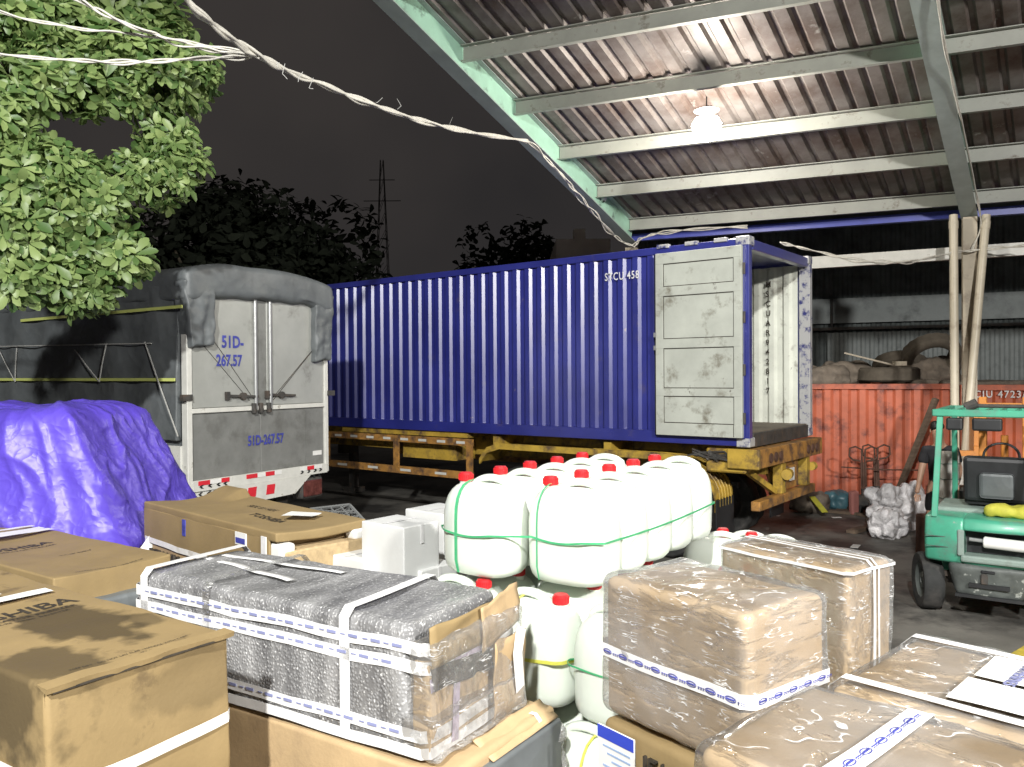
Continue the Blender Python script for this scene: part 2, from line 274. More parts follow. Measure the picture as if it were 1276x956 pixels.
MT = dict(
 card=M('cardboard', card_c, .75, var=.10, vs=5, dirt=((.23, .165, .09), .34, 1.6, .10), bump=.12, bs=60),
 card_wet=M('cardboard_stained', card_c, .72, var=.08, vs=4, dirt=((.15, .105, .05), .41, 2.3, .03), bump=.12, bs=60),
 card2=M('cardboard_brown', (.42, .30, .165), .7, var=.12, vs=5, dirt=((.19, .13, .08), .36, 2.5), bump=.12, bs=60),
 card_in=M('cardboard_raw_edge', (.42, .31, .17), .8, var=.2, vs=30),
 ink=M('black_ink', (.035, .028, .02), .7, var=.5, vs=30),
 bink=M('blue_ink', (.05, .06, .32), .6, var=.4, vs=20),
 paper=M('white_paper', (.74, .74, .72), .6, var=.06, vs=12, bump=.2, bs=14),
 tape=M('white_printed_tape', (.70, .70, .70), .35, var=.08, vs=12, bump=.3, bs=18),
 strap=M('white_plastic_strap', (.72, .71, .68), .4, var=.1, vs=14, dirt=((.4, .36, .3), .35, 9)),
 film=wrap_mat('clear_stretch_film', .14, stretch=(1.0, 1.0, 6), bs=7, rot=.75, film=.11, rough=.12, bumps=1.0, dist=.02),
 film2=wrap_mat('clear_stretch_film_cloudy', .3, stretch=(7, 2, 3), bs=7, film=.10, rot=.3, dist=.02),
 hdpe=M('white_hdpe_plastic', (.68, .73, .66), .33, var=.03, vs=3, sss=.25, bump=.05, bs=25),
 red=M('red_cap_plastic', (.55, .02, .025), .35, var=.12, vs=20),
 gstrap=M('green_packing_strap', (.06, .36, .16), .35, var=.15, vs=20),
 ystrap=M('yellow_packing_strap', (.60, .60, .10), .35, var=.15, vs=20),
 cont=M('blue_container_paint', (.022, .028, .21), .34, var=.22, vs=1.2, dirt=((.07, .06, .16), .33, 3.0, .06), dirt2=((.26, .21, .22), .30, 7, .025), spec=.8, rvar=.05, bump=.08, bs=9, coat=.9),
 lining=M('container_lining_paint', (.66, .68, .60), .6, var=.14, vs=2, dirt=((.25, .23, .19), .38, 3.2, .07), dirt2=((.10, .085, .07), .31, 6, .03)),
 cont_in=M('container_inner_paint', (.45, .47, .42), .6, var=.14, vs=2, dirt=((.2, .19, .15), .38, 3.2, .07), dirt2=((.10, .085, .07), .31, 6, .03)),
 cont_worn=M('worn_blue_paint', (.03, .035, .17), .45, var=.2, dirt=((.42, .42, .42), .56, 6, .05)),
 yel=M('yellow_chassis_paint', (.44, .29, .045), .5, var=.25, vs=4, dirt=((.11, .07, .04), .45, 3.5, .08), bump=.15, bs=20),
 oran=M('orange_beam_paint', (.40, .20, .05), .55, var=.25, vs=6, dirt=((.11, .065, .04), .47, 5, .09)),
 tyre=M('tyre_rubber', (.022, .023, .023), .8, var=.3, vs=10, dirt=((.07, .065, .06), .42, 4), bump=.3, bs=30),
 dmetal=M('dark_dirty_steel', (.05, .048, .045), .65, var=.4, vs=6, dirt=((.10, .07, .05), .4, 7), bump=.2, bs=20),
 rust=M('rusty_steel', (.09, .045, .03), .75, var=.35, vs=8),
 alu=M('aluminium_truck_panel', (.40, .41, .385), .42, metal=.25, var=.10, vs=2.5, dirt=((.2, .2, .18), .36, 2.2, .08), dirt2=((.15, .15, .13), .26, 9, .02), bump=.12, bs=3, bdist=.03),
 alu_d=M('aluminium_tailgate_dirty', (.22, .225, .215), .5, metal=.2, var=.16, vs=4, dirt=((.12, .12, .11), .38, 3), bump=.1, bs=6),
 whitep=M('white_truck_paint', (.62, .62, .58), .45, var=.1, vs=6, dirt=((.2, .18, .14), .34, 6, .05)),
 steel=M('galvanised_steel', (.45, .46, .46), .38, metal=.6, var=.15, vs=8),
 tarp_g=M('grey_tarpaulin', (.12, .132, .138), .5, var=.2, vs=3, dirt=((.15, .16, .16), .36, 2.5, .1), crease=(((1.6, .6), (3.8, .25)), .07, .6)),
 tarp_p=M('purple_tarpaulin', (.088, .055, .45), .42, var=.16, vs=2.5, crease=(((1.0, .8), (2.6, .3), (7, .07)), .13, .75), spec=.5, dirt=((.17, .14, .5), .33, 3, .08)),
 lime=M('lime_webbing_strap', (.62, .68, .20), .5, var=.1),
 rope=M('pale_rope', (.42, .42, .40), .7, var=.2, vs=20),
 redrefl=M('red_reflective_tape', (.62, .03, .045), .3, var=.1, vs=10),
 lens=M('tail_lamp_lens', (.11, .035, .03), .15, var=.5, vs=14, coat=.5),
 green=M('green_roof_steel', (.36, .60, .47), .5, var=.12, vs=3, dirt=((.12, .17, .14), .36, 4, .06)),
 green_l=M('green_flange_grey', (.36, .42, .40), .5, var=.15, vs=3),
 purlin=M('pale_purlin_steel', (.34, .35, .315), .5, var=.12, vs=2.5, dirt=((.17, .15, .12), .36, 5, .06)),
 roof=M('rusty_roof_sheet', (.215, .192, .180), .5, metal=.15, var=.22, vs=1.3, dirt=((.10, .07, .058), .46, 1.5, .12), dirt2=((.36, .35, .33), .33, 3.0, .05), ),
 gutter=M('blue_gutter_paint', (.07, .09, .42), .4, var=.15),
 pvc=M('cream_pvc_pipe', (.62, .56, .44), .4, var=.1, vs=3, dirt=((.35, .28, .2), .33, 5)),
 column=M('cream_column_paint', (.50, .44, .34), .55, var=.12, vs=3, dirt=((.25, .19, .14), .38, 4)),
 redc=M('red_container_paint', (.52, .135, .07), .55, var=.22, vs=1.8, dirt=((.16, .05, .04), .42, 2.4, .08), dirt2=((.45, .28, .24), .30, 5, .03), bump=.15, bs=8),
 orc=M('orange_red_container_paint', (.50, .11, .045), .5, var=.2, vs=2, dirt=((.2, .06, .04), .38, 3)),
 wtxt=M('white_lettering', (.72, .72, .72), .5, var=.2, vs=30),
 fl=M('green_forklift_paint', (.07, .36, .235), .42, var=.14, vs=4, dirt=((.12, .24, .19), .43, 3.5, .08), dirt2=((.32, .35, .31), .29, 9, .03), coat=.1),
 fl_d=M('scuffed_dark_counterweight', (.085, .095, .09), .55, var=.35, vs=7, dirt=((.38, .40, .37), .37, 8, .03), bump=.4, bs=14),
 fl_g=M('dusty_grey_green_cover', (.24, .31, .28), .6, var=.2, vs=5, dirt=((.14, .16, .14), .4, 5)),
 black=M('black_vinyl', (.018, .019, .021), .5, var=.3, vs=6),
 bldw=M('warehouse_cladding', (.15, .175, .175), .7, var=.25, vs=2, dirt=((.07, .08, .08), .42, 1.2)),
 bldp=M('pale_cladding', (.36, .40, .40), .6, var=.2, vs=2, dirt=((.16, .18, .18), .42, 2)),
 bldc=M('cream_render_wall', (.6, .54, .46), .8, var=.15, vs=1),
 wood=M('weathered_timber', (.14, .10, .07), .8, var=.3, vs=5, stretch=(1, 1, 6)),
 sack=M('dirty_sacking', (.20, .165, .13), .85, var=.3, vs=4, bump=.5, bs=9, bdist=.03, dirt=((.10, .085, .07), .42, 3)),
 oldtyre=M('dusty_old_tyre', (.13, .11, .085), .85, var=.25, vs=8, bump=.4, bs=25),
 skin=M('skin', (.42, .25, .17), .5, var=.06),
 shirt=M('black_cloth', (.02, .02, .024), .85, var=.3, vs=8, bump=.3, bs=20),
 hair=M('black_hair', (.012, .011, .01), .5, bump=.4, bs=80),
 bark=M('tree_bark', (.10, .085, .06), .85, var=.3, vs=8, bump=.5, bs=20),
 crate=M('grey_crate_plastic', (.13, .135, .135), .5, var=.15),
 foam=M('white_foam', (.8, .8, .78), .6, var=.03),
 carton=M('white_carton', (.66, .67, .66), .45, var=.05, vs=6, bump=.1, bs=10),
 cable=M('pale_cable', (.62, .60, .54), .55, var=.15, vs=20),
 wcam=M('white_camera_plastic', (.62, .64, .62), .35, var=.05),
 silver=M('bag_plastic', (.70, .68, .69), .3, var=.2, vs=10, crease=(((4.5, 1), (10, .3)), .06, .7)),
 teal=M('teal_bag', (.06, .14, .17), .4, var=.3, vs=8, bump=.4, bs=12),
 pinkbrick=M('faded_red_block', (.38, .15, .13), .8, var=.2),
 orange=M('orange_machine_paint', (.62, .24, .045), .45, var=.15, vs=5, dirt=((.3, .12, .05), .38, 5)),
 cloth_y=M('yellow_green_cloth', (.46, .44, .05), .7, var=.2, vs=8, bump=.5, bs=14, bdist=.02),
)
def islands(q, name, mat, parent=None, smooth=False, world=False):
    """each loose piece of the builder becomes an object of its own"""
    bm = q.bm; bm.verts.ensure_lookup_table(); seen = set(); groups = []
    for v in bm.verts:
        if v in seen: continue
        st = [v]; seen.add(v); g_ = []
        while st:
            a = st.pop(); g_.append(a)
            for e in a.link_edges:
                b = e.other_vert(a)
                if b not in seen: seen.add(b); st.append(b)
        groups.append(g_)
    out = []
    for g_ in groups:
        n = B(); mp = {v: n.bm.verts.new(v.co) for v in g_}; fs = set(f for v in g_ for f in v.link_faces)
        for f in fs: n.bm.faces.new([mp[v] for v in f.verts])
        out.append(n.build(name, mat, parent, smooth, world))
    bm.free(); return out

def add_stain(mat, spots, col):
    """water stains of a fixed shape: spots = (centre, (rx, ry, rz)) in object space"""
    t = mat.node_tree; N = t.nodes; Lk = t.links; p = N['Principled BSDF']; src = p.inputs['Base Color'].links[0].from_socket
    tcn = N.new('ShaderNodeTexCoord'); nz = N.new('ShaderNodeTexNoise'); nz.inputs['Scale'].default_value = 9; nz.inputs['Detail'].default_value = 5; Lk.new(tcn.outputs['Object'], nz.inputs['Vector'])
    for (c, r_, k_) in spots:
        mp = N.new('ShaderNodeMapping'); mp.vector_type = 'TEXTURE'; mp.inputs['Location'].default_value = c; mp.inputs['Scale'].default_value = r_; Lk.new(tcn.outputs['Object'], mp.inputs[0])
        ln = N.new('ShaderNodeVectorMath'); ln.operation = 'LENGTH'; Lk.new(mp.outputs[0], ln.inputs[0])
        ad = N.new('ShaderNodeMath'); ad.operation = 'MULTIPLY_ADD'; ad.inputs[1].default_value = 1.5; Lk.new(nz.outputs['Fac'], ad.inputs[0]); Lk.new(ln.outputs['Value'], ad.inputs[2])
        mr = N.new('ShaderNodeMapRange'); mr.inputs[1].default_value = 1.55; mr.inputs[2].default_value = 1.85; mr.inputs[3].default_value = k_; mr.inputs[4].default_value = 0; Lk.new(ad.outputs[0], mr.inputs[0])
        mx = N.new('ShaderNodeMix'); mx.data_type = 'RGBA'; Lk.new(mr.outputs[0], mx.inputs[0]); Lk.new(src, mx.inputs[6]); mx.inputs[7].default_value = (*col, 1); src = mx.outputs[2]
    Lk.new(src, p.inputs['Base Color'])
# ================================================================== GROUND
g = B(); g.b2((-120, -60, -.3), (120, 160, 0)); 
gm = M('yard_concrete', (.17, .162, .145), .62, var=.25, vs=.9, dirt=((.045, .043, .04), .47, .55, .06), dirt2=((.16, .15, .135), .36, 1.8, .06), bump=.3, bs=7, bdist=.02, rvar=.18)
tag(g.build('ground', gm), kind='structure')
DOCK = .62
dk = B(); dk.prism([(-7.5, -3), (2.75, -3), (2.75, 1.9), (2.2, 3.1), (1.75, 4.0), (1.9, 4.6), (.9, 5.4), (-1.1, 5.75), (-2.2, 7.4), (-7.5, 7.9)], 'z', 0.0, DOCK)
tag(dk.build('loading_dock', M('dock_concrete', (.16, .15, .135), .8, var=.2, vs=2, bump=.2, bs=12)), kind='structure')
yl = B(); p0 = onz(1236, 822, 0); p1 = onz(1330, 768, 0); d = (p1-p0).normalized(); n_ = Vector((-d.y, d.x, 0))
yl.box((p0+p1)/2+Vector((.1, -.12, .006)), (2.2, .2, .008), Matrix.Rotation(math.atan2(d.y, d.x), 4, 'Z'))
tag(yl.build('painted_yellow_line', M('yellow_line_paint', (.55, .42, .06), .6, var=.2, vs=8, dirt=((.12, .11, .09), .36, 6))), kind='structure')
# ================================================================== CANOPY
E0 = Vector((2.2, 15.1, 4.9)); PD = Vector((.923, -.384, 0)).normalized(); RD = Vector((-.566, -.824, .309))
def RP(a, b, c=0): return E0+PD*a+RD*b+Vector((0, 0, c))
BAY = 5.55
canopy = thing('canopy', 'open steel canopy with rusty ribbed roof sheets, pale purlins and green rafters over the yard', 'canopy', (E0.x, E0.y, 0))
for a in (0, BAY, BAY*2):
    r = B(); h = .42
    for (off, w_, t_) in ((0, .24, .014), (h, .18, .014)):
        r.beam(RP(a, -.1, off), RP(a, 9, off), w_, t_)
    ra = r.build('rafter', MT['green_l'], canopy, world=True)
    q = B(); q.beam(RP(a, -.1, h/2), RP(a, 9, h/2), .012, h-.016)
    for k in range(0): q.beam(RP(a, 1.25*k, .02), RP(a, 1.25*k, h-.02), .17, .012, upv=RD)
    q.build('rafter_web', MT['green'], ra, world=False) if False else None
    o = q.build('rafter_web', MT['green'], canopy, world=True)
for k in range(8):
    b = 1.25*k+.02
    for (a0, a1) in ((0.02, BAY-.02), (BAY+.02, BAY*2-.02)):
        q = B(); q.beam(RP(a0, b, .30), RP(a1, b, .30), .012, .20); q.beam(RP(a0, b+.035, .405), RP(a1, b+.035, .405), .075, .012); q.beam(RP(a0, b+.035, .195), RP(a1, b+.035, .195), .075, .012)
        q.build('purlin', MT['purlin'], canopy, world=True)
# ribbed sheets
def corr(B_, P, n, pitch, dep, prof, L):
    """P(u,v,w)->world; build corrugated sheet: u along pitch, v along length"""
    vs = []
    x = 0
    for i in range(n):
        for (du, w_) in prof: vs.append(((i+du)*pitch, w_*dep))
    vs.append((n*pitch, prof[0][1]*dep))
    prev = None
    for (u, w_) in vs:
        col = [B_.bm.verts.new(P(u, v, w_)) for v in L]
        if prev:
            for k in range(len(L)-1): B_.bm.faces.new((prev[k], col[k], col[k+1], prev[k+1]))
        prev = col
SN = PD.cross(RD).normalized(); SN = SN if SN.z > 0 else -SN
sh = B(); corr(sh, lambda u, v, w_: RP(u-.25, v, .43)+SN*w_, 45, .26, .05, [(0, 0), (.55, 0), (.68, 1), (.86, 1), (.99, 0)], [-.35+.5*i for i in range(20)])
sh.build('roof_sheet', MT['roof'], canopy, world=True)
gt = B(); gt.beam(RP(-.2, -.42, .27), RP(BAY*2, -.42, .27), .14, .13)
gt.build('gutter', MT['gutter'], canopy, world=True)
# column + eave tie beam
colp = RP(BAY, .05)
c_ = B(); cp = Vector((colp.x, colp.y, 0)); rot = Matrix.Rotation(math.atan2(PD.y, PD.x), 4, 'Z')
for s_ in (-.08, .08): c_.box(cp+rot.to_3x3() @ Vector((0, s_, 2.45)), (.2, .012, 4.9), rot)
c_.box(cp+Vector((0, 0, 2.45)), (.012, .148, 4.9), rot)
c_.build('column', MT['column'], canopy, world=True)
c2 = B(); p_ = RP(0, -.1); c2.box((p_.x, p_.y, 2.4), (.2, .2, 4.8), rot); c2.build('column', MT['column'], canopy, world=True)
tb = B(); tb.beam(RP(2.3, -.15, -.52), RP(BAY*2, -.15, -.42), .1, .2); tb.build('tie_beam', MT['whitep'], canopy, world=True)
# PVC pipes by the column
for (t0, b0, lab) in (((1188, 268), (1190, 560), 'cream plastic pipe standing upright just left of the canopy column'), ((1229, 268), (1203, 560), 'cream plastic pipe leaning against the right side of the canopy column')):
    a = at(*t0, 12.75); b = at(*b0, 12.55); d = (b-a); b = a+d*((a.z-.02)/(a.z-b.z))
    q = B(); q.cyl(a, b, .062, 18); q.cyl(a+(b-a)*.02, a+(b-a)*.045, .07, 18)
    tag(q.build('drain_pipe', MT['pvc'], smooth=True, recenter=True), lab, 'pipe', 'cream pipes at the canopy column')
# hanging bulb
lb = thing('hanging_lamp', 'glowing bulb lamp hanging under the second purlin of the canopy', 'lamp', LAMP2)
q = B(); q.cyl((0, 0, .10), (0, 0, .2), .035, 14); q.cyl((0, 0, .2), (0, 0, .36), .009, 6); q.build('socket', MT['black'], lb)
q = B(); q.cyl((0, 0, .17), (0, 0, .21), .17, 24, .10); q.build('shade', MT['black'], lb)
q = B(); q.loft([[(rr*math.cos(t*PI/8), rr*math.sin(t*PI/8), z) for t in range(16)] for (rr, z) in ((.03, -.23), (.11, -.20), (.18, -.11), (.195, -.01), (.15, .07), (.045, .12))])
q.build('bulb', M('lit_bulb', (1, 1, 1), emis=((1, .93, .82), 200)), lb, smooth='all')
# cameras on rafter
for (px, py, Y, kd, lab) in ((612, 82, 11.9, 0, 'white dome security camera on the green rafter, highest of the three'), (655, 150, 12.75, 1, 'white bullet security camera on the green rafter, middle of the three'), (752, 247, 14.2, 0, 'small white security camera near the foot of the green rafter')):
    p = at(px, py, Y); t = thing('security_camera', lab, 'security camera', p, 0, 'security cameras on the green rafter')
    q = B(); q.cyl((0, 0, .12), (0, 0, .05), .035, 14); q.box((.04, 0, .10), (.09, .05, .05), bev=.008); q.build('mount', MT['wcam'], t, True)
    q = B()
    if kd: q.cyl((0, .06, .05), (.0, -.09, -.05), .042, 16, bev=.008)
    else: q.loft([[(rr*math.cos(a*PI/8), rr*math.sin(a*PI/8), z) for a in range(16)] for (rr, z) in ((.05, .05), (.062, .02), (.06, -.02), (.042, -.05), (.012, -.063))])
    q.build('housing', MT['wcam'], t, True)
    q = B(); q.cyl((0, -.09, -.045), (0, -.1, -.052), .026, 12) if kd else q.cyl((0, -.02, -.05), (0, -.035, -.068), .02, 12); q.build('lens', MT['black'], t)
# ================================================================== WAREHOUSE BEHIND
Wp = at(985, 470, 21.0); wd = PD
def WP(a, z, o=0): return Vector((Wp.x, Wp.y, 0))+wd*a+Vector((0, 0, z))+Vector((-wd.y, wd.x, 0))*o
wh = thing('warehouse', 'dark warehouse wall with pale cladding band behind the red container', 'warehouse', (Wp.x+3, Wp.y-1, 0))
q = B(); corr(q, lambda u, v, w_: WP(u-4, v, w_), 90, .22, .035, [(0, 0), (.3, 0), (.5, 1), (.8, 1)], [0, 3.5, 7]); q.build('cladding_wall', MT['bldw'], wh, world=True)
q = B(); q.beam(WP(-4, 4.0, -.1), WP(15, 4.0, -.1), .14, .62); q.build('wall_band', MT['bldp'], wh, world=True)
q = B(); corr(q, lambda u, v, w_: WP(u+.9, v, -.12+w_), 22, .2, .035, [(0, 0), (.3, 0), (.5, 1), (.8, 1)], [.2, 3.45]); q.build('roller_shutter', MT['bldp'], wh, world=True)
q = B(); q.beam(WP(-4, 3.55, -.16), WP(15, 3.55, -.16), .1, .07)
for a in (-1.5, .2, 1.0): q.beam(WP(a, 3.6, -.2), WP(a, 4.3, -.2), .05, .05, upv=(0, 1, 0))
q.build('pipe_rail', MT['dmetal'], wh, world=True)
q = B(); q.beam(WP(-4, 6.3, -1.8), WP(16, 6.3, -1.8), 3.6, .1); q.build('roof_overhang', MT['bldw'], wh, world=True)
# pale rendered building
bp_ = at(727, 320, 21); bl = thing('pale_building', 'pale rendered building corner rising behind the blue container', 'building', (bp_.x, bp_.y, 0))
q = B(); q.b2((-.70, 0, 0), (.70, 5, 5.95)); q.build('wall', MT['bldc'], bl)
q = B(); q.b2((-.2, .5, 5.95), (.1, .9, 6.3)); q.build('chimney', MT['bldc'], bl)
# pylon
pp = at(477, 340, 70); py_ = thing('lattice_pylon', 'faint dark lattice mast rising against the night sky', 'mast', (pp.x, pp.y, 0))
q = B(); top = 21
for k in range(4):
    sx, sy = (1, 1, -1, -1)[k], (1, -1, -1, 1)[k]; q.beam((sx*.9, sy*.9, 0), (sx*.12, sy*.12, top), .05, .05)
for i in range(14):
    z0, z1 = top*i/14, top*(i+1)/14; w0, w1 = .9-.78*i/14, .9-.78*(i+1)/14
    for s_ in (-1, 1):
        q.beam((-w0, s_*w0, z0), (w1, s_*w1, z1), .03, .03); q.beam((w0*s_, -w0, z0), (w1*s_, w1, z1), .03, .03)
q.build('lattice', MT['dmetal'], py_)
q = B()
for z, l in ((17.5, 1.6), (19.3, 1.1)): q.beam((-l, 0, z), (l, 0, z), .06, .06)
q.build('crossarm', MT['dmetal'], py_)
# ================================================================== BLUE CONTAINER
CA = math.atan2(.791, .6115); CZ, CH, CL, CW = 1.54, 2.59, 12.19, 2.44
ct = thing('shipping_container', 'long blue corrugated shipping container with its near door swung open on the trailer', 'shipping container', (2.9, 10, CZ), CA)
prof = [(0, 0), (.34, 0), (.52, 1), (.84, 1), (.999, 0)]
def sidew(xs, y0, y1, z0, z1, mat, name, dep, inw=1, mirror=False):
    q = B(); n = int(round((y1-y0)/.228)); pt = (y1-y0)/n
    corr(q, lambda u, v, w_: Vector((xs+inw*w_, y0+u, v)), n, pt, dep, prof, [z0, (z0+z1)/2, z1]); return q.build(name, mat, ct)
sidew(.025, .16, CL-.16, .16, CH-.1, MT['cont'], 'side_wall', .036)
sidew(.068, .16, CL-.16, .16, CH-.1, MT['lining'], 'inner_lining', .036)
sidew(CW-.025, .16, CL-.16, .16, CH-.1, MT['cont'], 'side_wall', .036, -1)
sidew(CW-.068, .16, CL-.16, .16, CH-.1, MT['lining'], 'inner_lining', .036, -1)
q = B()
for x in (0, CW-.09): q.b2((x, .1, 0), (x+.09, CL-.1, .159), .006); q.b2((x+.01, .1, CH-.1), (x+.08, CL-.1, CH-.005), .006)
q.b2((0, CL-.16, 0), (.16, CL, CH)); q.b2((CW-.16, CL-.16, 0), (CW, CL, CH)); q.b2((.16, CL-.12, .1), (CW-.16, CL-.06, CH-.1))
for k in range(3): q.b2((.005, 1.9+k*.9, .02), (-.004, 2.2+k*.9, .12))
q.build('frame_rail', MT['cont'], ct)
q = B(); q.b2((.09, 0.05, CH-.06), (CW-.09, CL-.1, CH-.02)); q.build('roof_panel', MT['cont'], ct)
q = B(); q.b2((.08, .02, .08), (CW-.08, CL-.1, .165)); q.build('floor', M('container_floor', (.16, .13, .095), .7, var=.3, vs=4), ct)
q = B(); q.b2((0, -.03, 0), (.10, .13, CH+.01), .008); q.build('corner_post', MT['cont'], ct)
q = B(); q.b2((CW-.11, -.03, 0), (CW, .13, CH+.01), .008); q.build('corner_post', MT['cont_worn'], ct, label='right corner post with chipped blue paint')
q = B(); q.b2((.161, -.02, CH-.14), (CW-.161, .10, CH-.012), .006); q.build('door_header', MT['cont'], ct)
q = B(); q.b2((.161, -.02, -.02), (CW-.161, .12, .155), .006); q.build('door_sill', MT['dmetal'], ct)
q = B()
for x in (0.0, CW-.17):
    for y in (-.035, CL-.14):
        for z in (-.01, CH-.1): q.b2((x-.004, y, z), (x+.174, y+.178, z+.118), .01)
for k in range(3): q.b2((-.02, .25+.4*k, CH-.03), (.05, .42+.4*k, CH+.02), .004)
islands(q, 'corner_casting', MT['cont_worn'], ct)
# door leaf folded back against the near side
dr = B(); dr.b2((-.085, .03, .11), (-.035, 1.2, CH-.11), .004)
for (z0, z1) in ((.11, .27), (.62, .72), (1.24, 1.36), (1.92, 2.04), (CH-.25, CH-.11)): dr.b2((-.103, .032, z0), (-.086, 1.198, z1), .004)
for (y0, y1) in ((.03, .13), (1.09, 1.2)): dr.b2((-.100, y0, .112), (-.0863, y1, CH-.112), .004)
dr.b2((-.1055, .09, .12), (-.1035, .105, .24)); 
door = dr.build('door', MT['cont_in'], ct)
q = B()
for z in (.275, .615, .725, 1.235, 1.365, 1.915, 2.045, CH-.255): q.b2((-.0875, .132, z-.006), (-.0855, 1.088, z+.006))
for y in (.134, 1.086): q.b2((-.0885, y-.004, .28), (-.0865, y+.004, CH-.26))
q.b2((-.1045, .128, .12), (-.1035, .136, .27))
q.build('panel_seam_shade', MT['ink'], door)  # thin dark strips paint the seams and the shade along the raised bands
q = B(); q.b2((-.034, .02, .10), (-.01, 1.21, CH-.10)); q.build('door_outer_skin', MT['cont'], door)
q = B()
for z in (.35, .95, 1.6, 2.2): q.cyl((-.04, .02, z-.07), (-.04, .02, z+.07), .02, 10)
islands(q, 'hinge', MT['dmetal'], door)
q = B()
for (y, z) in ((1.2, 1.25), (1.2, 1.42)): q.box((-.075, y+.01, z), (.05, .04, .06))
islands(q, 'door_latch', MT['steel'], door)
q = B(); q.beam((-.06, 1.215, .12), (-.06, 1.215, CH-.12), .03, .02, upv=(1, 0, 0)); q.build('door_gasket', MT['black'], door)
# far door leaf opened on the other side
q = B(); q.b2((CW+.035, .03, .11), (CW+.085, 1.2, CH-.11), .004); q.build('door', MT['cont_in'], ct)
text('STCU 458', .15, MT['wtxt'], ct, frame((-.002, 2.03, 2.2), (0, -1, 0), (0, 0, 1)), sx=.75, bold=.01, space=1.15)
# vertical code on the inner wall
for i, ch in enumerate('MSCUAR942817'):
    text(ch, .12, MT['ink'], ct, frame((CW-.13, .62, 2.2-i*.145), (0, -1, 0), (0, 0, 1)), sx=.9, bold=.02)
# ================================================================== TRAILER
tl = thing('trailer', 'yellow skeletal container trailer with orange rear beam under the blue container', 'trailer', (2.9, 10, 0), CA)
q = B()
for x in (.72, 1.6): q.b2((x, .05, 1.12), (x+.12, 11.9, 1.5))
for y in (2.0, 4.0, 6.2, 8.4, 10.6): q.b2((.1, y, 1.36), (2.34, y+.12, 1.5))
q.build('chassis_beam', MT['yel'], tl)
q = B(); q.b2((-.05, -.16, 1.27), (2.47, .02, 1.505), .01); rb = q.build('rear_beam', MT['oran'], tl)
q = B(); q.b2((-.06, -.17, 1.265), (-.0, .24, 1.51), .01); q.b2((-.0, .02, 1.2), (.18, .55, 1.5), .02); q.build('beam_end', MT['yel'], tl)
q = B()
for x in (.36, .54, .72, 1.82, 2.0, 2.18): q.cyl((x, -.165, 1.38), (x, -.175, 1.38), .062, 18); q.cyl((x, -.174, 1.38), (x, -.18, 1.38), .05, 18)
islands(q, 'round_lamp_opening', MT['rust'], rb)
q = B(); q.b2((.86, -.13, .86), (1.02, -.0, 1.268), .01); q.b2((1.86, -.13, .86), (2.0, -.0, 1.268), .01); islands(q, 'bumper_post', MT['yel'], tl)
q = B(); q.b2((1.021, -.06, .88), (1.7, -.04, 1.268)); q.b2((1.12, -.11, 1.0), (1.5, -.061, 1.2), .02); q.build('bumper_plate', MT['oran'], tl)
q = B(); q.b2((1.2, -.125, 1.0), (1.36, -.111, 1.17)); q.build('plate_label', MT['paper'], tl)
q = B(); q.b2((.05, -.14, .74), (2.2, -.02, .86), .01); q.build('underride_bar', MT['oran'], tl)
q = B(); q.beam((.16, .1, 1.24), (.78, -.06, .9), .07, .07); q.build('brace', MT['yel'], tl)
q = B(); q.cyl((1.02, -.16, 1.12), (.86, -.19, 1.12), .07, 14); q.cyl((2.02, -.14, 1.12), (2.12, -.14, 1.12), .06, 14); islands(q, 'coupling', MT['yel'], tl)
# mudguards: long flat top with curved rear end
for xa in (-.02, 1.88):
    q = B(); path = [(.42, .72)]; 
    for k in range(9): t_ = k/8*PI/2; path.append((.42+.78*(1-math.cos(t_)), .85+.50*math.sin(t_)))
    path += [(2.4, 1.35), (3.9, 1.35), (4.15, 1.28), (4.3, 1.1)]
    for (x0, x1, dz) in ((xa, xa+.58, 0), (xa-.01, xa+.03, -.035)):
        ring = []
        for (y, z) in path: ring.append([(x0, y, z+dz), (x1, y, z+dz), (x1, y, z+dz+.02+(-dz*2)), (x0, y, z+dz+.02+(-dz*2))])
        q.loft([[Vector(p) for p in r] for r in ring])
    for k in range(5):
        x = xa+.12+k*.09; q.tube([(x, y-(.012 if i < 8 else 0), z+.024) for i, (y, z) in enumerate(path[:11])], .011, 5)
    q.build('mudguard', MT['yel'], tl)
q = B(); q.b2((.0, .40, .35), (.54, .42, .84)); q.b2((1.9, .40, .35), (2.44, .42, .84)); islands(q, 'mud_flap', MT['black'], tl)
